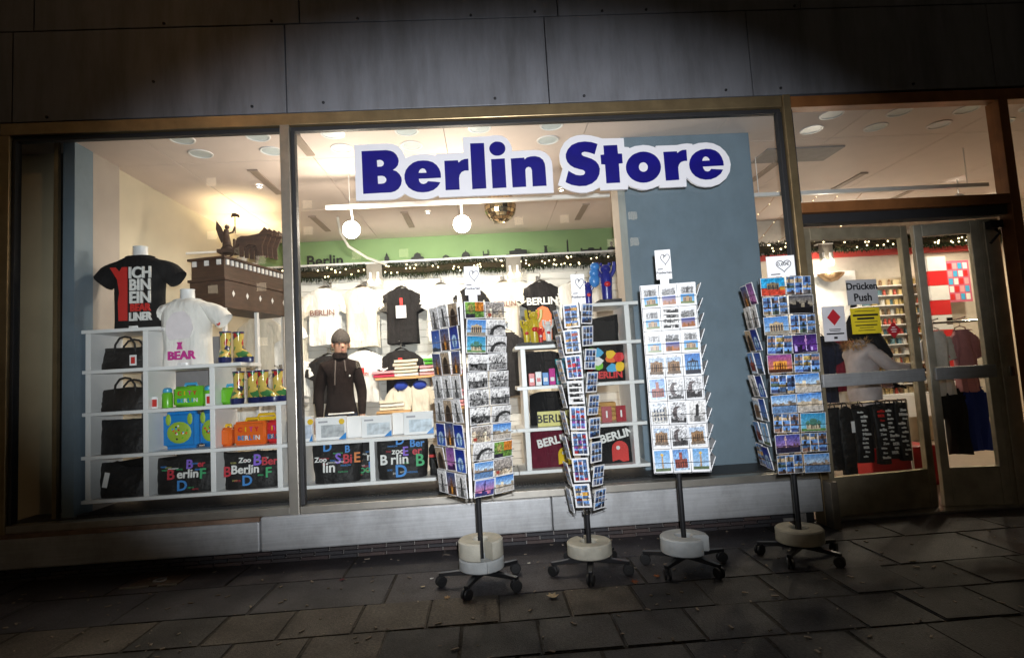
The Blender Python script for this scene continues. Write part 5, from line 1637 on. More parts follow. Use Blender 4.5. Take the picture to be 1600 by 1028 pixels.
def bottle(label, x, z, h=0.155):
    t = thing('drink_bottle', label, 'bottle', (x, 0.30, z), 0, 'green drink bottles')
    MB().lathe([(0.0, 0.0), (0.036, 0.0), (0.038, .01), (0.038, h * .68), (0.03, h * .76)], 18).build('bottle_body', p_green, t, True)
    MB().lathe([(0.031, h * .755), (0.033, h * .80), (0.031, h * .92), (0.02, h * .985), (0.0, h)], 18).build('cap', p_sky, t, True)


bottle('green drink bottle with blue cap left of the lime lunch box', -2.485, Z[2] + .014)
bottle('green drink bottle with blue cap right of the lime lunch box', -2.17, Z[2] + .014)
for i, x in enumerate((-2.545, -2.14)):
    o = MB().box(-.025, .025, -.002, .002, 0, .09).build('price_card', m_paper, None, loc=(x, 0.235, Z[2] + .0145))
    tag(o, ('white price card in front of the left green bottle', 'white price card in front of the right green bottle')[i], 'price card')
    MB().box(-.017, .017, -.0036, -.0024, .015, .07).build('tag_print', m_tred, o)
for i, (x, w) in enumerate(((-2.40, .27), (-2.185, .17))):
    t = thing('picnic_box', ('blue plastic box with green round motif, left of two', 'blue plastic box with green round motif, half behind the upright')[i], 'lunch box', (x, 0.36 + .03 * i, Z[1] + .014), 0, 'blue boxes in the third cube')
    put('box_body', rounded_box(w, .12, .285, .03), p_blue, t)
    bm_ = M('motif_green', (0.30, 0.45, 0.03), 0.5)
    b = MB().ball((0, -.058, .125), min(w * .36, .095), .012, .085, 18, 8)
    b.ball((-w * .30, -.058, .225), .022, .008, .045).ball((w * .30, -.058, .225), .022, .008, .045)
    mo = b.build('motif', bm_, t, True)
    r = random.Random(i)
    for k in range(16):
        a, q = r.uniform(0, 6.28), r.uniform(0, .07)
        MB().ball((q * math.cos(a) * (w / .27), -.071 + .004 * q / .07, .125 + q * math.sin(a) * .9), .008, .003, .008, 8, 5).build('dot', r.choice((p_red, p_orange, p_sky, p_green, m_twprint, m_ink)), mo)
lunch_box('long orange lunch box with coloured letters', -1.855, Z[1] + .014, .235, .165, .12, p_orange, p_yellow, rz=R(-8))
lunch_box('small red-orange box with yellow lid at the left of the orange box', -2.04, Z[1] + .014, .08, .13, .12, p_orange, p_yellow, False)
lunch_box('yellow lunch box behind the orange box', -1.80, Z[1] + .014, .30, .185, .08, p_yellow, p_yellow, False, 0.47)
lunch_box('red lunch box with pink prints right of the orange box', -1.675, Z[1] + .014, .10, .165, .12, p_red, p_yellow)
lunch_box('beige box right of the upright beside the left mullion', -1.535, Z[1] + .014, .07, .17, .12, plastic('beige', (0.5, 0.42, 0.3)), p_yellow, False)


def boot_mat():
    if 'boot_print' in MATS:
        return MATS['boot_print']
    m = bpy.data.materials.new('boot_print')
    m.use_nodes = True
    nt = m.node_tree
    v = nt.nodes.new('ShaderNodeTexVoronoi')
    v.inputs['Scale'].default_value = 28
    tc = nt.nodes.new('ShaderNodeTexCoord')
    rp = nt.nodes.new('ShaderNodeValToRGB')
    rp.color_ramp.interpolation = 'CONSTANT'
    e = rp.color_ramp.elements
    e[0].color = (0.45, 0.28, 0.02, 1)
    e[1].position = .8
    e[1].color = (0.03, 0.12, 0.03, 1)
    for p, c in ((.25, (0.4, 0.02, 0.02, 1)), (.4, (0.6, 0.45, 0.1, 1)), (.6, (0.05, 0.2, 0.06, 1)), (.7, (0.02, 0.02, 0.08, 1))):
        x = e.new(p)
        x.color = c
    nt.links.new(tc.outputs['Object'], v.inputs['Vector'])
    nt.links.new(v.outputs['Color'], rp.inputs[0])
    b = nt.nodes['Principled BSDF']
    nt.links.new(rp.outputs[0], b.inputs['Base Color'])
    b.inputs['Roughness'].default_value = .18
    MATS['boot_print'] = m
    return m


def boot(label, x, y, z, rz):
    t = thing('rain_boot', label, 'boot', (x, y, z), rz, 'printed children rain boots')
    t.scale = (1.12, 1.12, 1.2)
    rg = []
    for (zz, cx, rx, ry) in ((.012, .045, .088, .036), (.035, .045, .086, .040), (.06, .030, .068, .038), (.085, .010, .046, .036), (.10, 0, .034, .033), (.15, 0, .034, .034), (.20, 0, .037, .037)):
        rg.append([(cx + rx * math.cos(2 * PI * k / 16), ry * math.sin(2 * PI * k / 16), zz) for k in range(16)])
    MB().rings(rg, True, False).build('shaft', boot_mat(), t, True)
    rg = [[(.045 + (rx * math.cos(2 * PI * k / 16)), ry * math.sin(2 * PI * k / 16), zz) for k in range(16)] for zz, rx, ry in ((0, .088, .038), (.024, .092, .042), (.036, .089, .041))]
    MB().rings(rg).build('sole', plastic('navy', (0.01, 0.015, 0.09)), t, True)
    MB().lathe([(.036, .196), (.040, .197), (.040, .206), (.036, .206)], 16).build('rim', plastic('navy', (0.01, 0.015, 0.09)), t, True)


for i, (x, y, z, a) in enumerate(((-2.03, .28, Z[3], -75), (-1.965, .36, Z[3], -25), (-1.925, .26, Z[2], -80), (-1.84, .31, Z[2], -25), (-1.745, .27, Z[2], -30), (-1.655, .33, Z[2], -15))):
    boot('printed rain boot, %s' % ('left of the pair on the upper step', 'right of the pair on the upper step', 'first of four beside the green box', 'second of four beside the green box', 'third of four beside the green box', 'last of four near the mullion')[i], x, y, z + .014, R(a))

# puzzle boxes on the middle shelf
for i, (x, w, h, yy, lab, c) in enumerate(((-1.42, .10, .19, .24, 'puzzle box with yellow badge at the left mullion', (0.45, 0.5, 0.6)), (-1.235, .23, .175, .26, 'puzzle box with grey picture and yellow badge', (0.40, 0.42, 0.44)), (-1.06, .16, .165, .34, 'plain white box behind the puzzle boxes, left', (.7, .7, .7)), (-0.885, .23, .165, .26, 'puzzle box with pale coloured picture near the divider', (0.5, 0.55, 0.6)), (-0.715, .12, .17, .34, 'plain white box behind the puzzle boxes, right', (.72, .72, .74)), (-0.56, .23, .175, .26, 'puzzle box with pale blue picture beside the leftmost rack', (0.50, 0.58, 0.66)))):
    t = thing('puzzle_box', lab, 'box', (x, yy, Z[1] + .014), R(rng.uniform(-4, 4)), 'white puzzle boxes on the low shelf')
    MB().box(-w / 2, w / 2, 0, .05, 0, h).build('carton', m_paper, t, bevel=.003)
    if 'plain' not in lab:
        MB().box(-w * .32, w * .44, -.003, -.0006, h * .12, h * .66).build('picture', M('box_picture_%d' % i, c, 0.5, 0, 0.35, 25), t)
        MB().prism([[(w * .25, .002), (w * .497, .002), (w * .497, h * .3)]], -.005, -.0032).build('blue_corner', p_blue, t)
        MB().box(-w * .4, -w * .1, -.003, -.0006, h * .76, h * .84).build('title_print', M('grey_print', (.35, .35, .38), .6), t)
        if i < 2:
            MB().lathe([(0, -.003), (.022, -.002), (.022, .001)], 16).xf(Matrix.Translation((w * .36, -.001, h * .78)) @ Matrix.Rotation(R(90), 4, 'X') @ Matrix.Scale(-1, 4, (0, 0, 1))).build('yellow_badge', p_yellow, t)
# ------------------------------------------------------------------ goods in the right shelf


def bear(label, x, z, h, mat, mat2, y=0.33):
    t = thing('bear_figurine', label, 'figurine', (x, y, z), 0, 'standing bear figurines')
    b = MB().lathe([(h * .11, .0), (h * .12, h * .05), (h * .13, h * .3), (h * .15, h * .5), (h * .13, h * .62), (h * .09, h * .68)], 18)
    b.ball((0, 0, h * .76), h * .13, h * .12, h * .115, 14, 9).ball((0, -h * .11, h * .74), h * .055, h * .06, h * .045)
    for s in (-1, 1):
        b.ball((s * h * .10, 0, h * .88), h * .04, h * .03, h * .04)
        b.tube([(s * h * .12, 0, h * .58), (s * h * .20, -.01, h * .72), (s * h * .21, -.02, h * .92)], [h * .055, h * .05, h * .045], 9)
    b.build('bear_body', mat, t, True)
    MB().ball((0, -h * .12, h * .38), h * .08, h * .05, h * .07).build('heart', mat2, t, True)
    MB().box(-h * .2, h * .2, -h * .15, h * .15, -.004, .004).build('foot_plate', m_dark, t)
    return t


p_dblue = plastic('royal_blue', (0.01, 0.015, 0.22))
p_cobalt = plastic('cobalt', (0.04, 0.20, 0.55))
p_gold = plastic('mustard', (0.55, 0.42, 0.02))
p_wh = plastic('white', (0.7, 0.7, 0.7))
bear('tall yellow bear figurine behind the smaller yellow one', 0.40, Z[3] + .04, .30, p_gold, p_red, .40)
bear('small yellow bear figurine with red heart in front', 0.325, Z[3] + .04, .20, p_gold, p_red, .27)
bear('white bear figurine with red heart', 0.50, Z[3] + .04, .19, p_wh, p_red, .27)
bear('red bear figurine between the yellow and white ones', 0.445, Z[3] + .04, .14, p_red, p_wh, .36)
bear('red and white bear figurine left of the slim rack', 0.63, Z[3] + .04, .21, p_wh, p_red, .32)
o = MB().box(.24, .71, .22, .50, Z[3] + .0135, Z[3] + .035).build('figure_tray', m_dark)
tag(o, 'black tray under the small bear figurines', 'tray')
t = bear('big dark blue bear figurine with red heart on the top shelf', 1.01, Z[4] + .05, .34, p_dblue, p_red, .34)
MB().ball((-.10, -.02, .17), .045, .03, .06).ball((-.10, -.02, .23), .04, .03, .04).ball((-.09, -.02, .28), .04, .03, .035).build('light_blue_arm', p_cobalt, t, True)
bear('small dark blue bear figurine left of the big one', 0.86, Z[4] + .02, .22, p_dblue, p_red, .36)
o = MB().box(.92, 1.10, .22, .48, Z[4] + .0135, Z[4] + .045).build('figure_tray', m_dark)
tag(o, 'black plinth under the big blue bear figurine', 'tray')
# folded shirts with prints, lying against the front
m_skin_y = M('yellow_felt', (0.62, 0.42, 0.02), 0.8)


def folded_front(label, x, z, w, h, mat, prints, y=0.30, tilt=0.16):
    t = thing('display_shirt', label, 'shirt', (x, y, z), 0, 'printed shirts in the right shelf')
    b = MB()
    rg = []
    for i in range(9):
        f = i / 8
        rg.append([(math.copysign(abs(math.cos(2 * PI * k / 18)) ** .4, math.cos(2 * PI * k / 18)) * w / 2 * (1 - .05 * f), math.sin(2 * PI * k / 18) * .035 + f * h * tilt + .008 * math.sin(6 * f + k), f * h - .03 * f ** 6 * abs(math.cos(2 * PI * k / 18))) for k in range(18)])
    b.rings(rg).build('fabric', mat, t, True)
    for p in prints:
        p(t)
    return t


def blob(parent, cx, cz, s, mat, y):
    pts = [(cx + s * math.cos(a) * .5, cz + s * (.5 + .5 * math.sin(a))) for a in [PI * k / 10 for k in range(11)]] + [(cx - s * .5, cz - s * .2), (cx - s * .1, cz - s * .1), (cx + s * .15, cz - s * .25), (cx + s * .5, cz - s * .2)]
    MB().prism([pts], y, y + .008).build('figure_print', mat, parent)
    MB().prism([[(cx - s * .12 + s * .12 * math.cos(2 * PI * k / 14), cz + s * .6 + s * .12 * math.sin(2 * PI * k / 14)) for k in range(14)]], y - .003, y - .0005).build('eye_print', p_wh, parent)


folded_front('maroon BERLIN shirt with yellow figure at the bottom of the right shelf', 0.47, Z[0] + .005, .36, .30, m_tmaroon,
             [lambda t: text('BERLIN', .085, (.02, -.012, .21), m_twprint, t, .003, roll=R(10), ext=.006), lambda t: blob(t, .10, .05, .11, m_skin_y, -.045)])
folded_front('black BERLIN shirt with red figure at the bottom of the right shelf', 0.965, Z[0] + .005, .34, .30, m_tdeep,
             [lambda t: text('BERLIN', .088, (.03, -.012, .22), m_twprint, t, .003, roll=R(12), ext=.006), lambda t: blob(t, .04, .05, .13, m_tred, -.045)])
t = thing('name_plate', 'yellow plate with black BERLIN letters in the right shelf', 'sign plate', (0.50, 0.26, Z[1] + .014))
MB().box(-.13, .13, 0, .008, 0, .115).build('plate', M('pale_yellow', (0.60, 0.55, 0.15), 0.4), t)
text('BERLIN', .088, (0.0, -.002, .055), m_ink, t, .002)
t = folded_front('dark plush pile behind the yellow plate in the right shelf', 0.50, Z[1] + .014, .36, .27, m_tdeep, [], .42, .05)
for i, (x, c, lab) in enumerate(((.92, p_red, 'left red booklet'), (1.035, p_red, 'right red booklet'))):
    t = thing('booklet', '%s with white mark standing in the right shelf' % lab, 'booklet', (x, .26, Z[1] + .014), R(-6 + 10 * i))
    MB().box(-.04, .04, 0, .006, 0, .125).build('cover', M('dark_red_cover', (0.30, 0.01, 0.02), .5), t)
    text('1', .07, (0, -.003, .06), m_twprint, t, .003)
o = MB().box(-.13, .13, 0, .1, 0, .04).box(-.12, .125, .005, .1, .04, .075).box(-.125, .12, 0, .095, .075, .11).box(-.11, .11, .01, .09, .11, .15).build('folded_stack', M('caramel_cloth', (0.45, 0.25, 0.08), .8, 0, .2, 20), None, loc=(.92, .38, Z[1] + .0145), bevel=.01)
tag(o, 'stack of caramel cloth behind the red booklets', 'cloth')
# colourful tote with generic colour patches
t = thing('printed_tote', 'black tote with bold patches of bright colour in the right shelf', 'bag', (.96, .30, Z[2] + .014))
MB().box(-.19, .17, 0, .06, 0, .29).build('bag_body', m_tdeep, t, bevel=.012)
r = random.Random(12)
tc_ = [p_red, p_green, p_sky, p_yellow, m_pinkp, p_wh, p_orange]
for k in range(11):
    cx, cz = -.14 + (k % 4) * .085 + r.uniform(-.02, .02), .12 + (k // 4) * .055 + r.uniform(-.015, .015)
    pts = [(cx + r.uniform(.03, .055) * math.cos(a), cz + r.uniform(.025, .05) * math.sin(a)) for a in [2 * PI * j / 8 for j in range(8)]]
    MB().prism([pts], -.004 - .0012 * k, -.0028 - .0012 * k).build('colour_patch', tc_[k % 7], t)
text('BERLIN', .075, (0, -.004, .05), p_red, t, .003)
o = bag_mesh(.30, .22, .2, .04, 9).build('folded_bag', m_tdeep, None, True, loc=(.94, .38, Z[3] + .0145))
tag(o, 'black cloth bag lying below the blue bear figurine', 'bag')
for i in range(6):
    x = .345 + i * .055
    t = thing('souvenir_box', 'small %s souvenir box, %s from the left, in the middle cube' % (('red', 'white', 'blue', 'pink', 'teal', 'azure')[i], ('first', 'second', 'third', 'fourth', 'fifth', 'sixth')[i]), 'box', (x, .27 + .01 * (i % 2), Z[2] + .014), 0, 'souvenir boxes in the right shelf')
    MB().box(-.024, .024, 0, .05, 0, (.10, .11, .10, .13, .20, .22)[i]).build('carton', (p_red, p_wh, p_blue, m_pinkp, plastic('teal', (.02, .3, .35)), p_sky)[i], t, bevel=.003)
    MB().box(-.015, .015, -.0024, -.0006, .03, .06).build('label_print', (p_wh, p_red, p_wh, p_wh, p_wh, p_wh)[i], t)
folded_front('dark shirt hanging in the middle cube of the right shelf', .46, Z[2] + .014, .30, .28, m_tblack, [], .45, .02)

# floor rack of dark garments seen between the racks
t = hanging_shirt('tall dark coat hanging behind the leftmost rack', 0.24, 1.72, m_tblack, w=.30, h=.72, yw=2.3, fwd=.1, stack=1, group='coats inside')

hanging_shirt('long navy coat hanging left of the woman behind the door', 3.62, 1.46, M('navy_coat_cloth', (0.012, 0.016, 0.035), .85, 0, .3, 20, .8, 12, bdist=.03), w=.34, h=.74, yw=1.9, fwd=.1, stack=1, group='coats behind the door')
hanging_shirt('black coat hanging on the wall behind the woman', 4.35, 1.55, m_tblack, w=.40, h=.8, yw=3.3, fwd=.1, stack=1, group='coats behind the door')
hanging_shirt('dark red coat hanging on the wall right of the black coat', 4.85, 1.55, m_tmaroon, w=.40, h=.8, yw=3.3, fwd=.1, stack=1, group='coats behind the door')

# ------------------------------------------------------------------ people


def skin_body(name, joints, edges, parent, mats, pick, sub=2):
    """one continuous body: joints {id: (pos, rx, ry)}, skinned, then split into materials by pick(center)"""
    ids = list(joints)
    me = bpy.data.meshes.new(name)
    me.from_pydata([joints[i][0] for i in ids], [(ids.index(a), ids.index(b)) for a, b in edges], [])
    o = bpy.data.objects.new(name, me)
    C.objects.link(o)
    mo = o.modifiers.new('skin', 'SKIN')
    mo.use_smooth_shade = True
    for k, i in enumerate(ids):
        sv = me.skin_vertices[0].data[k]
        sv.radius = (joints[i][1], joints[i][2])
        sv.use_root = (i == 'pelvis')
    s = o.modifiers.new('sub', 'SUBSURF')
    s.levels = sub
    s.render_levels = sub
    bpy.context.view_layer.update()
    dg = bpy.context.evaluated_depsgraph_get()
    me2 = bpy.data.meshes.new_from_object(o.evaluated_get(dg))
    bpy.data.objects.remove(o)
    me2.materials.clear()
    for m in mats:
        me2.materials.append(m)
    for p in me2.polygons:
        p.material_index = pick(p.center)
        p.use_smooth = True
    b = bpy.data.objects.new(name, me2)
    C.objects.link(b)
    b.parent = parent
    return b


def hand(side, wrist, d, curl=.5):
    """finger chains for the body graph: palm and five unequal bent fingers"""
    J = {}
    E = []
    w = Vector(wrist)
    d = Vector(d).normalized()
    lat = d.cross(Vector((0, 0, 1)))
    if lat.length < .2:
        lat = Vector((0, 1, 0))
    lat.normalize()
    nrm = lat.cross(d)
    pal = w + d * .055
    J['palm' + side] = (tuple(pal), .026, .018)
    E.append(('wrist' + side, 'palm' + side))
    for k, (o, L) in enumerate(((-.028, .058), (-.009, .072), (.010, .068), (.027, .052))):
        k0 = pal + lat * o + d * .035
        k1 = k0 + d * L * .5 - nrm * L * .1
        k2 = k1 + (d * (1 - curl) - nrm * curl).normalized() * L * .55
        for q, (p, r) in enumerate(((k0, .0095), (k1, .0085), (k2, .0065))):
            J['f%s%d%d' % (side, k, q)] = (tuple(p), r, r)
        E += [('palm' + side, 'f%s%d0' % (side, k)), ('f%s%d0' % (side, k), 'f%s%d1' % (side, k)), ('f%s%d1' % (side, k), 'f%s%d2' % (side, k))]
    t0 = pal - lat * .034 - d * .005
    t1 = t0 - lat * .018 + d * .03
    t2 = t1 + d * .028
    for q, (p, r) in enumerate(((t0, .011), (t1, .0095), (t2, .0075))):
        J['t%s%d' % (side, q)] = (tuple(p), r, r)
    E += [('palm' + side, 't%s0' % side), ('t%s0' % side, 't%s1' % side), ('t%s1' % side, 't%s2' % side)]
    return J, E


m_skin = M('skin', (0.40, 0.22, 0.15), 0.5, 0, 0.06)
m_jacket = M('black_brown_fleece', (0.014, 0.009, 0.008), 0.9, 0, 0.3, 30, 0.3, 200)
m_jeans = M('dark_jeans', (0.035, 0.045, 0.07), 0.85, 0, 0.3, 40, 0.2, 300)
m_shoe = M('brown_shoe', (0.14, 0.08, 0.04), 0.5)


def head_features(parent, c, hair, hairm, face=(0, -1)):
    f = Vector((face[0], face[1], 0)).normalized()
    s = Vector((-f.y, f.x, 0))
    c = Vector(c)
    b = MB().tube([c + f * .088 + Vector((0, 0, .012)), c + f * .108 + Vector((0, 0, -.022)), c + f * .094 + Vector((0, 0, -.03))], [.009, .014, .010], 8)
    for q in (-1, 1):
        e = c + s * q * .088
        b.ball(e, .014, .022, .030, 8, 6)
    b.build('nose_and_ears', m_skin, parent, True)
    ey = MB()
    for q in (-1, 1):
        ey.ball(c + f * .089 + s * q * .032 + Vector((0, 0, .012)), .010, .010, .007, 8, 6)
    ey.build('eyes', m_ink, parent, True)
    br = MB()
    for q in (-1, 1):
        br.tube([c + f * .092 + s * q * .018 + Vector((0, 0, .03)), c + f * .088 + s * q * .046 + Vector((0, 0, .032))], .004, 5)
    br.build('eyebrows', hairm, parent)
    MB().tube([c + f * .091 + s * -.022 + Vector((0, 0, -.055)), c + f * .096 + Vector((0, 0, -.056)), c + f * .091 + s * .022 + Vector((0, 0, -.055))], [.004, .007, .004], 6).build('mouth', M('lips', (0.40, 0.13, 0.11), .5), parent, True)


p1 = thing('person', 'man in dark zipped jacket, jeans and grey knitted cap inside the shop', 'person', (-1.60, 2.0, 0.0), R(14))
HC = (0.02, -0.03, 1.665)
J = {'pelvis': ((0, 0, .96), .140, .105), 'waist': ((0, 0, 1.10), .142, .108), 'chest': ((0, .0, 1.33), .158, .120), 'upper': ((0, .005, 1.45), .125, .09),
     'neck': ((0, 0, 1.525), .06, .06), 'jaw': ((.015, -.02, 1.60), .068, .08), 'head': (HC, .082, .098), 'crown': ((.02, -.01, 1.745), .072, .085)}
E_ = [('pelvis', 'waist'), ('waist', 'chest'), ('chest', 'upper'), ('upper', 'neck'), ('neck', 'jaw'), ('jaw', 'head'), ('head', 'crown')]
for s, q in (('L', -1), ('R', 1)):
    J['sh' + s] = ((q * .160, 0, 1.435), .070, .072)
    J['el' + s] = ((q * .225, .03, 1.16), .058, .060)
    J['wrist' + s] = ((q * .215, -.08, .93), .042, .042)
    E_ += [('upper', 'sh' + s), ('sh' + s, 'el' + s), ('el' + s, 'wrist' + s)]
    a, b_ = hand(s, J['wrist' + s][0], (0.02 * q, -.15, -1), .45)
    J.update(a)
    E_ += b_
    J['hip' + s] = ((q * .095, 0, .86), .105, .105)
    J['kn' + s] = ((q * .105, -.015, .49), .075, .078)
    J['an' + s] = ((q * .105, .02, .10), .05, .055)
    J['ft' + s] = ((q * .12, -.14, .05), .042, .045)
    E_ += [('pelvis', 'hip' + s), ('hip' + s, 'kn' + s), ('kn' + s, 'an' + s), ('an' + s, 'ft' + s)]


def pick1(c):
    if c.z > 1.555 or (c.z < .915 and abs(c.x) > .165):
        return 0
    if c.z > .93 or (abs(c.x) > .165 and c.z > .9):
        return 1
    return 2 if c.z > .10 else 3


skin_body('body', J, E_, p1, [m_skin, m_jacket, m_jeans, m_shoe], pick1)
head_features(p1, HC, None, M('brown_hair', (0.08, 0.05, 0.03), .8), (.2, -1))
MB().lathe([(.094, -.01), (.102, .004), (.101, .03), (.090, .075), (.060, .115), (.03, .14), (0, .15)], 20, (.02, -.015, 1.70), sy=1.12).build('knitted_cap', M('grey_knit', (0.062, 0.052, 0.046), .95, 0, .25, 60, .6, 90), p1, True)
MB().lathe([(.062, .0), (.080, .02), (.078, .07), (.064, .085)], 18, (.008, -.01, 1.505), sy=1.1).build('stand_up_collar', m_jacket, p1, True)
MB().box(-.135, .135, -.106, .106, .925, .945).build('shirt_hem', m_twhite, p1, bevel=.03)
MB().tube([(-.04, -.13, 1.50), (-.05, -.145, 1.36), (-.055, -.14, 1.24)], .007, 6).tube([(.05, -.12, 1.50), (.06, -.14, 1.38)], .007, 6).build('drawstring', M('grey_cord', (.12, .10, .09), .8), p1)
MB().ball((.10, -.125, 1.33), .008, .004, .010).build('chest_badge', m_twprint, p1)
o = MB().box(-.07, .07, -.01, .01, -.16, 0).build('paper_bag', M('pink_white_paper', (.55, .4, .36), .7, 0, .3, 30), None, loc=(-1.83, 1.84, .90))
tag(o, 'small pinkish paper bag held in the hand of the man', 'bag')

p2 = thing('person', 'woman in pinkish grey quilted jacket with fur collar reaching right behind the door', 'person', (3.60, 1.05, 0.0), 0)
HC2 = (0.02, -0.0, 1.50)
J = {'pelvis': ((-.03, 0, .86), .15, .13), 'waist': ((-.03, 0, .98), .15, .125), 'chest': ((-.03, 0, 1.18), .165, .12), 'upper': ((-.02, 0, 1.28), .125, .09),
     'neck': ((0, 0, 1.36), .052, .052), 'jaw': ((.02, 0, 1.43), .065, .065), 'head': (HC2, .085, .08), 'crown': ((.01, 0, 1.575), .07, .07)}
E_ = [('pelvis', 'waist'), ('waist', 'chest'), ('chest', 'upper'), ('upper', 'neck'), ('neck', 'jaw'), ('jaw', 'head'), ('head', 'crown')]
for s, q in (('L', -1), ('R', 1)):
    J['sh' + s] = ((-.02, q * .155, 1.26), .07, .07)
    J['el' + s] = ((.12, q * .19, 1.10 if q < 0 else 1.02), .062, .062)
    J['wrist' + s] = ((.34, q * .15, 1.085 if q < 0 else .92), .042, .042)
    E_ += [('upper', 'sh' + s), ('sh' + s, 'el' + s), ('el' + s, 'wrist' + s)]
    a, b_ = hand(s, J['wrist' + s][0], (1, 0, -.12), .35)
    J.update(a)
    E_ += b_
    J['hip' + s] = ((-.03, q * .085, .78), .095, .095)
    J['kn' + s] = ((0, q * .09, .45), .07, .07)
    J['an' + s] = ((-.02, q * .09, .09), .047, .05)
    J['ft' + s] = ((.12, q * .10, .05), .04, .042)
    E_ += [('pelvis', 'hip' + s), ('hip' + s, 'kn' + s), ('kn' + s, 'an' + s), ('an' + s, 'ft' + s)]
m_parka = M('pinkish_grey_quilt', (0.40, 0.35, 0.35), .85, 0, .15, 8, .6, 25)


def pick2(c):
    if c.z > 1.385:
        return 0
    if c.x > .345:
        return 2
    return 1 if c.z > .76 else (2 if c.z > .1 else 3)


skin_body('body', J, E_, p2, [m_skin, m_parka, m_tdeep, m_shoe], pick2)
head_features(p2, HC2, None, m_ink, (1, 0))
MB().lathe([(.10, -.14), (.105, -.05), (.098, .04), (.07, .10), (0, .125)], 20, (-.02, 0, 1.515)).build('hair', m_tdeep, p2, True)
MB().tube([(.02, -.02, 1.50), (.05, -.08, 1.38), (.10, -.12, 1.28), (.18, -.13, 1.20)], [.09, .08, .06, .02], 10).build('scarf', m_tdeep, p2, True)
r = random.Random(4)
b = MB()
for _ in range(900):
    a = r.uniform(0, 2 * PI)
    c = Vector((-.05 + .115 * math.cos(a), .12 * math.sin(a), 1.33 + r.uniform(-.05, .05)))
    d = Vector((math.cos(a) + r.uniform(-.5, .5), math.sin(a) + r.uniform(-.5, .5), r.uniform(-.5, .8))).normalized() * r.uniform(.03, .06)
    s = d.cross(Vector((0, 0, 1))).normalized() * .006
    b.add([c - s, c + s, c + d], [(0, 1, 2)])
b.build('fur_collar', M('tawny_fur', (0.50, 0.30, 0.13), .9, 0, .3, 20), p2)

# ------------------------------------------------------------------ behind the entrance door
# scarves and bags printed with white letters on a low rail
rl = thing('garment_rail', 'low metal rail holding dark printed bags behind the door', 'rail', (3.45, .85, 0))
MB().tube([(-.42, 0, .80), (.36, 0, .80)], .012, 8).tube([(-.42, 0, 0.004), (-.42, 0, .80)], .012, 8).tube([(.36, 0, .004), (.36, 0, .80)], .012, 8).build('bar', m_chrome, rl)
MB().box(-.44, -.40, -.18, .18, .003, .02).box(.34, .38, -.18, .18, .003, .02).build('foot', m_black, rl)
for i, (x, h, w, lab) in enumerate(((3.10, .55, .12, 'plain black hanging bag at the left of the low rail'), (3.20, .60, .13, 'black hanging bag with white tag on the low rail'), (3.36, .50, .17, 'wide black hanging bag with Berlin print in the middle of the low rail'), (3.52, .52, .12, 'black hanging bag with red patch on the low rail'), (3.62, .48, .11, 'black hanging bag with pale print right of the red patch'), (3.72, .50, .11, 'black hanging bag with dense letters at the right of the low rail'))):
    t = thing('hanging_bag', lab, 'bag', (x, .83 - .02 * (i % 2), .765), 0, 'printed bags on the low rail')
    bag_mesh(w, h, .07, .01, i).build('fabric', m_leather, t, True, loc=(0, 0, -h))
    MB().tube([(-.03, 0, -.01), (-.02, 0.0, .03), (0, .02, .045), (.02, 0, .03), (.03, 0, -.01)], .005, 6).build('strap', m_leather, t)
    if i > 1:
        rr = random.Random(i)
        for k in range(11):
            text(rr.choice(('Berlin', 'erlin', 'BER', 'lin', 'Zoo', 'Mitte')), rr.choice((.022, .03, .036)), (rr.uniform(-.02, .02), -.043 + .02 * (1 - k / 11), -.05 - k * (h - .07) / 11), m_twprint if not (i == 3 and k < 3) else m_tred, t, .0008, ext=.005)
    if i == 1:
        MB().box(0.02, .05, -.05, -.046, -.22, -.12).build('price_tag', m_paper, t)
rc = MB().box(-.34, .30, -.10, .25, 0, .36).build('red_crate', M('red_plastic_crate', (0.50, 0.015, 0.015), .4), None, loc=(3.80, 1.0, .004), bevel=.015)
tag(rc, 'bright red box on the floor behind the door', 'box')
o = MB().ball((0, 0, .05), .05, n=16, m=12).build('steel_ball_stop', m_chrome, None, True, loc=(3.50, .35, .003))
tag(o, 'shiny round metal door stop in the gap between the door leaves', 'door stop')
# souvenir wall: shelves with many small pieces
sw = thing('souvenir_shelf', 'bright wall shelf packed with small souvenirs behind the door', 'shelf', (5.75, 3.25, 0.0))
MB().box(-.62, .50, .20, .235, .003, 2.28).build('back_panel', M('souvenir_back', (.62, .52, .38), .7), sw)
for k in range(12):
    MB().box(-.62, .50, 0, .199, .66 + k * .135, .675 + k * .135).build('shelf_board', m_white, sw)
MB().box(-.62, .50, -.06, .199, .36, .655).build('white_counter', m_white, sw)
r = random.Random(21)
sc_m = [M('souvenir_%d' % i, c, .4) for i, c in enumerate(((.6, .45, .2), (.5, .08, .05), (.65, .55, .35), (.25, .15, .08), (.6, .6, .58), (.4, .3, .1), (.1, .2, .25)))]
mesh_s = []
for i in range(7):
    q = MB().lathe([(0, 0), (.020, 0), (.023, .02), (.016, .05), (.020, .07), (0, .09)], 8) if i % 2 else MB().box(-.022, .022, -.02, .02, 0, .075)
    me = q.mesh('souvenir')
    me.materials.append(sc_m[i])
    mesh_s.append(me)
for k in range(12):
    for j in range(17):
        put('souvenir', mesh_s[(k * 2 + r.randrange(3) + j // 6) % 7], None, sw, loc=(-.58 + j * .065 + r.uniform(-.01, .01), .05 + r.uniform(0, .05), .676 + k * .135))
cr = thing('red_white_display', 'tall red and white chequered display panel seen in the door gap', 'display', (6.15, 3.1, .003))
for k in range(8):
    MB().box(-.12, .14, 0, .1, .9 + k * .2, 1.095 + k * .2).build('panel', (PM['red'], p_wh)[k % 2] if k % 2 else p_red, cr)
MB().box(-.10, .12, .02, .08, 0, .899).build('post', m_white, cr)
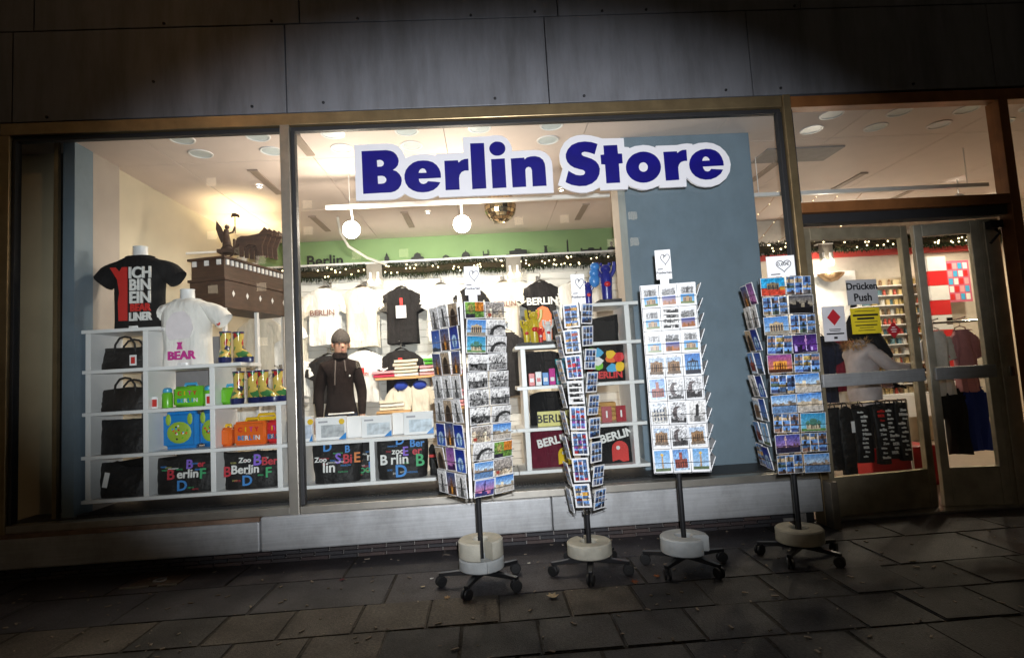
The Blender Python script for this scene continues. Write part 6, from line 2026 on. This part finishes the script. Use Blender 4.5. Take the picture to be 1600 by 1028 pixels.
po = thing('pink_poster', 'pink grid poster seen through the narrow door leaf', 'poster', (6.62, 3.30, 1.88))
MB().box(-.17, .17, 0, .012, 0, .58).build('sheet', M('pink_sheet', (.55, .12, .2), .6), po)
for i in range(4):
    for j in range(5):
        MB().box(-.145 + i * .075, -.085 + i * .075, -.003, -.0006, .03 + j * .108, .115 + j * .108).build('small_picture', (p_red, PM['pink'], p_sky, m_twprint)[(i + j * 3) % 4], po)
MB().box(-.01, .01, .013, .19, .25, .27).build('bracket', m_white, po)
for i, (x, z, c, w, h, lab) in enumerate(((4.35, 1.42, PM['white'], .22, .62, 'pale garment hanging behind the narrow door leaf'), (4.62, 1.42, PM['pink'], .22, .60, 'pink garment hanging behind the narrow door leaf'), (4.46, .86, PM['black'], .22, .62, 'black garment low behind the narrow door leaf'), (4.66, .86, PM['blue'], .22, .60, 'blue garment low behind the narrow door leaf'))):
    hanging_shirt(lab, x, z, c, w=w, h=h, yw=1.15, fwd=.08, stack=1, sl=.04, group='garments behind the narrow door leaf')
for z in (1.50, .94):
    o = MB().tube([(4.15, 1.12, z), (4.95, 1.12, z)], .012, 8).tube([(4.95, 1.12, z - .02), (4.95, 1.12, .003 if z < 1 else .96)], .012, 8).build('clothes_bar', m_chrome)
    tag(o, '%s chrome clothes bar behind the narrow door leaf' % ('upper' if z > 1 else 'lower'), 'rail')
dp = thing('wall_dish', 'shiny metal dish lamp on the wall seen through the top of the door', 'lamp', (4.80, 3.30, 2.36))
MB().lathe([(0, -.11), (.09, -.09), (.17, -.02), (.19, .01)], 20, sy=.7).build('dish', M('copper_dish', (.55, .38, .22), .25, .9), dp, True)
MB().tube([(0, .05, 0), (0, .15, 0)], .01, 6).build('bracket', m_white, dp)
# red tree of hanging branches above the upper door pane: small string of lights
b = MB()
r = random.Random(2)
st = thing('light_string', 'sparse strings of tiny lights above the door behind the upper pane', 'light string', (3.0, 2.2, 2.6))
for k in range(5):
    pts = [(k * .28 + .10 * j, .1 * math.sin(j + k), .02 + .11 * j + .02 * math.sin(3 * j + k)) for j in range(6)]
    MB().tube(pts, .0025, 4).build('wire', M('copper_wire', (.5, .25, .1), .4), st)
    for j in range(6):
        put('tiny_light', bpy.data.meshes.get('fairy_bulb'), None, st, loc=pts[j]).scale = (.5, .5, .5)
